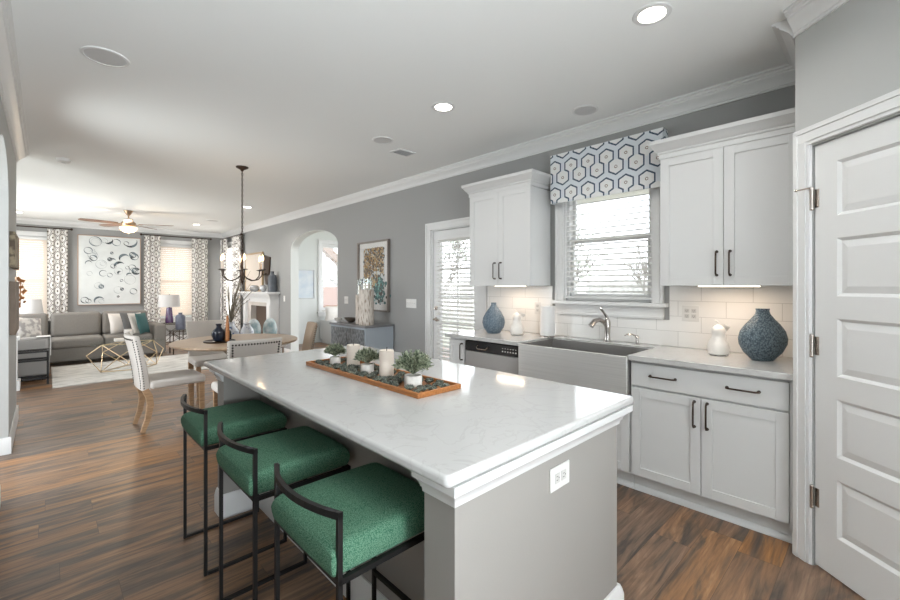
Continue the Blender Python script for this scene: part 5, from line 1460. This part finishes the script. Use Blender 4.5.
speaker('round ceiling speaker in the living room by the far curtains', 2.55, 9.9, .12)
t = thing('air_vent', 'small louvred ceiling air vent near the grey wall', 'vent', (2.67, 3.47, ZC))
mb = MB(); mb.box(2.56, 2.78, 3.40, 3.42, ZC - .008, ZC); mb.box(2.56, 2.78, 3.54, 3.56, ZC - .008, ZC); mb.box(2.56, 2.58, 3.42, 3.54, ZC - .008, ZC); mb.box(2.76, 2.78, 3.42, 3.54, ZC - .008, ZC); mb.build('frame', TRIM, t)
mb = MB()
for i in range(7): mb.rbox((2.67, 3.43 + i * .0165, ZC - .005), (.18, .012, .0015), (35, 0, 0))
mb.build('louvre', GRILLE, t)
t = thing('smoke_detector', 'round white smoke detector on the ceiling near the left crown', 'smoke detector', (.14, 6.23, ZC))
MB().lathe([(.045, -.04), (.06, -.03), (.065, -.01), (.068, 0)], (.14, 6.23, ZC), 28).build('case', PLASTIC, t)
MB().lathe([(.018, -.046), (.02, -.04)], (.14, 6.23, ZC), 16).build('button', GRILLE, t)

# ================================================================ OUTSIDE
struct('ground', MB().box(-12, 30, -12, 32, -.35, -.2), M('dry_lawn', (.40, .41, .34), .95, vary=.2, vscale=2))
FEN = M('weathered_fence', (.55, .54, .52), .9, vary=.2, vscale=5)
def fence(label, x, y0, y1):
    t = thing('garden_fence', label, 'fence', (x, (y0 + y1) / 2, -.2))
    mb = MB(); y = y0
    while y < y1: mb.box(x, x + .02, y, y + .135, -.2, 1.52); y += .145
    mb.build('boards', FEN, t)
    for z in (.1, 1.2): MB().box(x + .02, x + .06, y0, y1, z, z + .09).build('rail', FEN, t)
fence('weathered board fence seen low through the kitchen window', 13.0, -1.0, 20.0)
def tree(label, x, y, h, seed, leafy=0):
    rnd = random.Random(seed); t = thing('garden_tree', label, 'tree', (x, y, -.2)); mb = MB()
    tips = []
    def br(p, d, l, r, k_):
        q = p + d * l; mid = p.lerp(q, .5) + Vector((rnd.uniform(-1, 1), rnd.uniform(-1, 1), 0)) * l * .06
        mb.tube([p, mid, q], [r, r * .85, r * .7], 5)
        if k_ == 0: tips.append(q); return
        for i in range(3 if k_ > 1 else 4):
            nd = (d + Vector((rnd.uniform(-1, 1), rnd.uniform(-1, 1), rnd.uniform(-.2, .7))) * .75).normalized()
            br(p.lerp(q, rnd.uniform(.55, 1)), nd, l * rnd.uniform(.6, .82), r * .6, k_ - 1)
    br(Vector((x, y, -.2)), Vector((0, 0, 1)), h * .3, h * .022, 5)
    mb.build('branches', M('grey_bark', (.30, .28, .26), .9), t, smooth=False)
    if leafy:
        m = MB()
        for q in tips[::2]:
            for _ in range(leafy):
                c = q + Vector([rnd.gauss(0, .12) for _ in range(3)]); a = Vector([rnd.gauss(0, 1) for _ in range(3)]).normalized() * .05; b = a.orthogonal().normalized() * .03
                m.face([m.bm.verts.new(c - a), m.bm.verts.new(c + b), m.bm.verts.new(c + a), m.bm.verts.new(c - b)])
        m.build('leaves', M('dull_green_leaves', (.30, .35, .26), .8), t, smooth=False)
tree('grey twiggy tree seen through the left half of the kitchen window', 8.6, 5.3, 3.6, 3, 2)
tree('bare tree further off beyond the kitchen window', 11.8, 4.2, 3.4, 8)
tree('green tree seen through the glass back door', 8.2, 9.0, 4.2, 5, 3)
tree('bare tree beyond the sunroom window', 9.5, 17.0, 6.5, 9)
# neighbour's brick wall seen through the sunroom window
t = thing('brick_house', 'brick house wall with a brown beam beyond the sunroom window', 'house', (8.5, 15.5, -.2))
mb = MB(); mb.box(6.6, 12.0, 15.4, 15.6, -.2, 1.35); mb.build('brick_wall', M('pink_brick', (.26, .14, .10), .9, vary=.15, vscale=9), t)
mb = MB(); mb.prism([(6.9, 3.55), (9.4, 1.45), (9.4, 1.75), (6.9, 3.95)], 15.2, 15.5, 'Y'); mb.build('beam', M('brown_beam', (.18, .11, .07), .8), t)
mb = MB(); mb.box(6.6, 6.75, 15.3, 15.5, -.2, 3.3); mb.box(11.8, 11.95, 15.3, 15.5, -.2, 2.4); mb.build('post', TRIM, t)
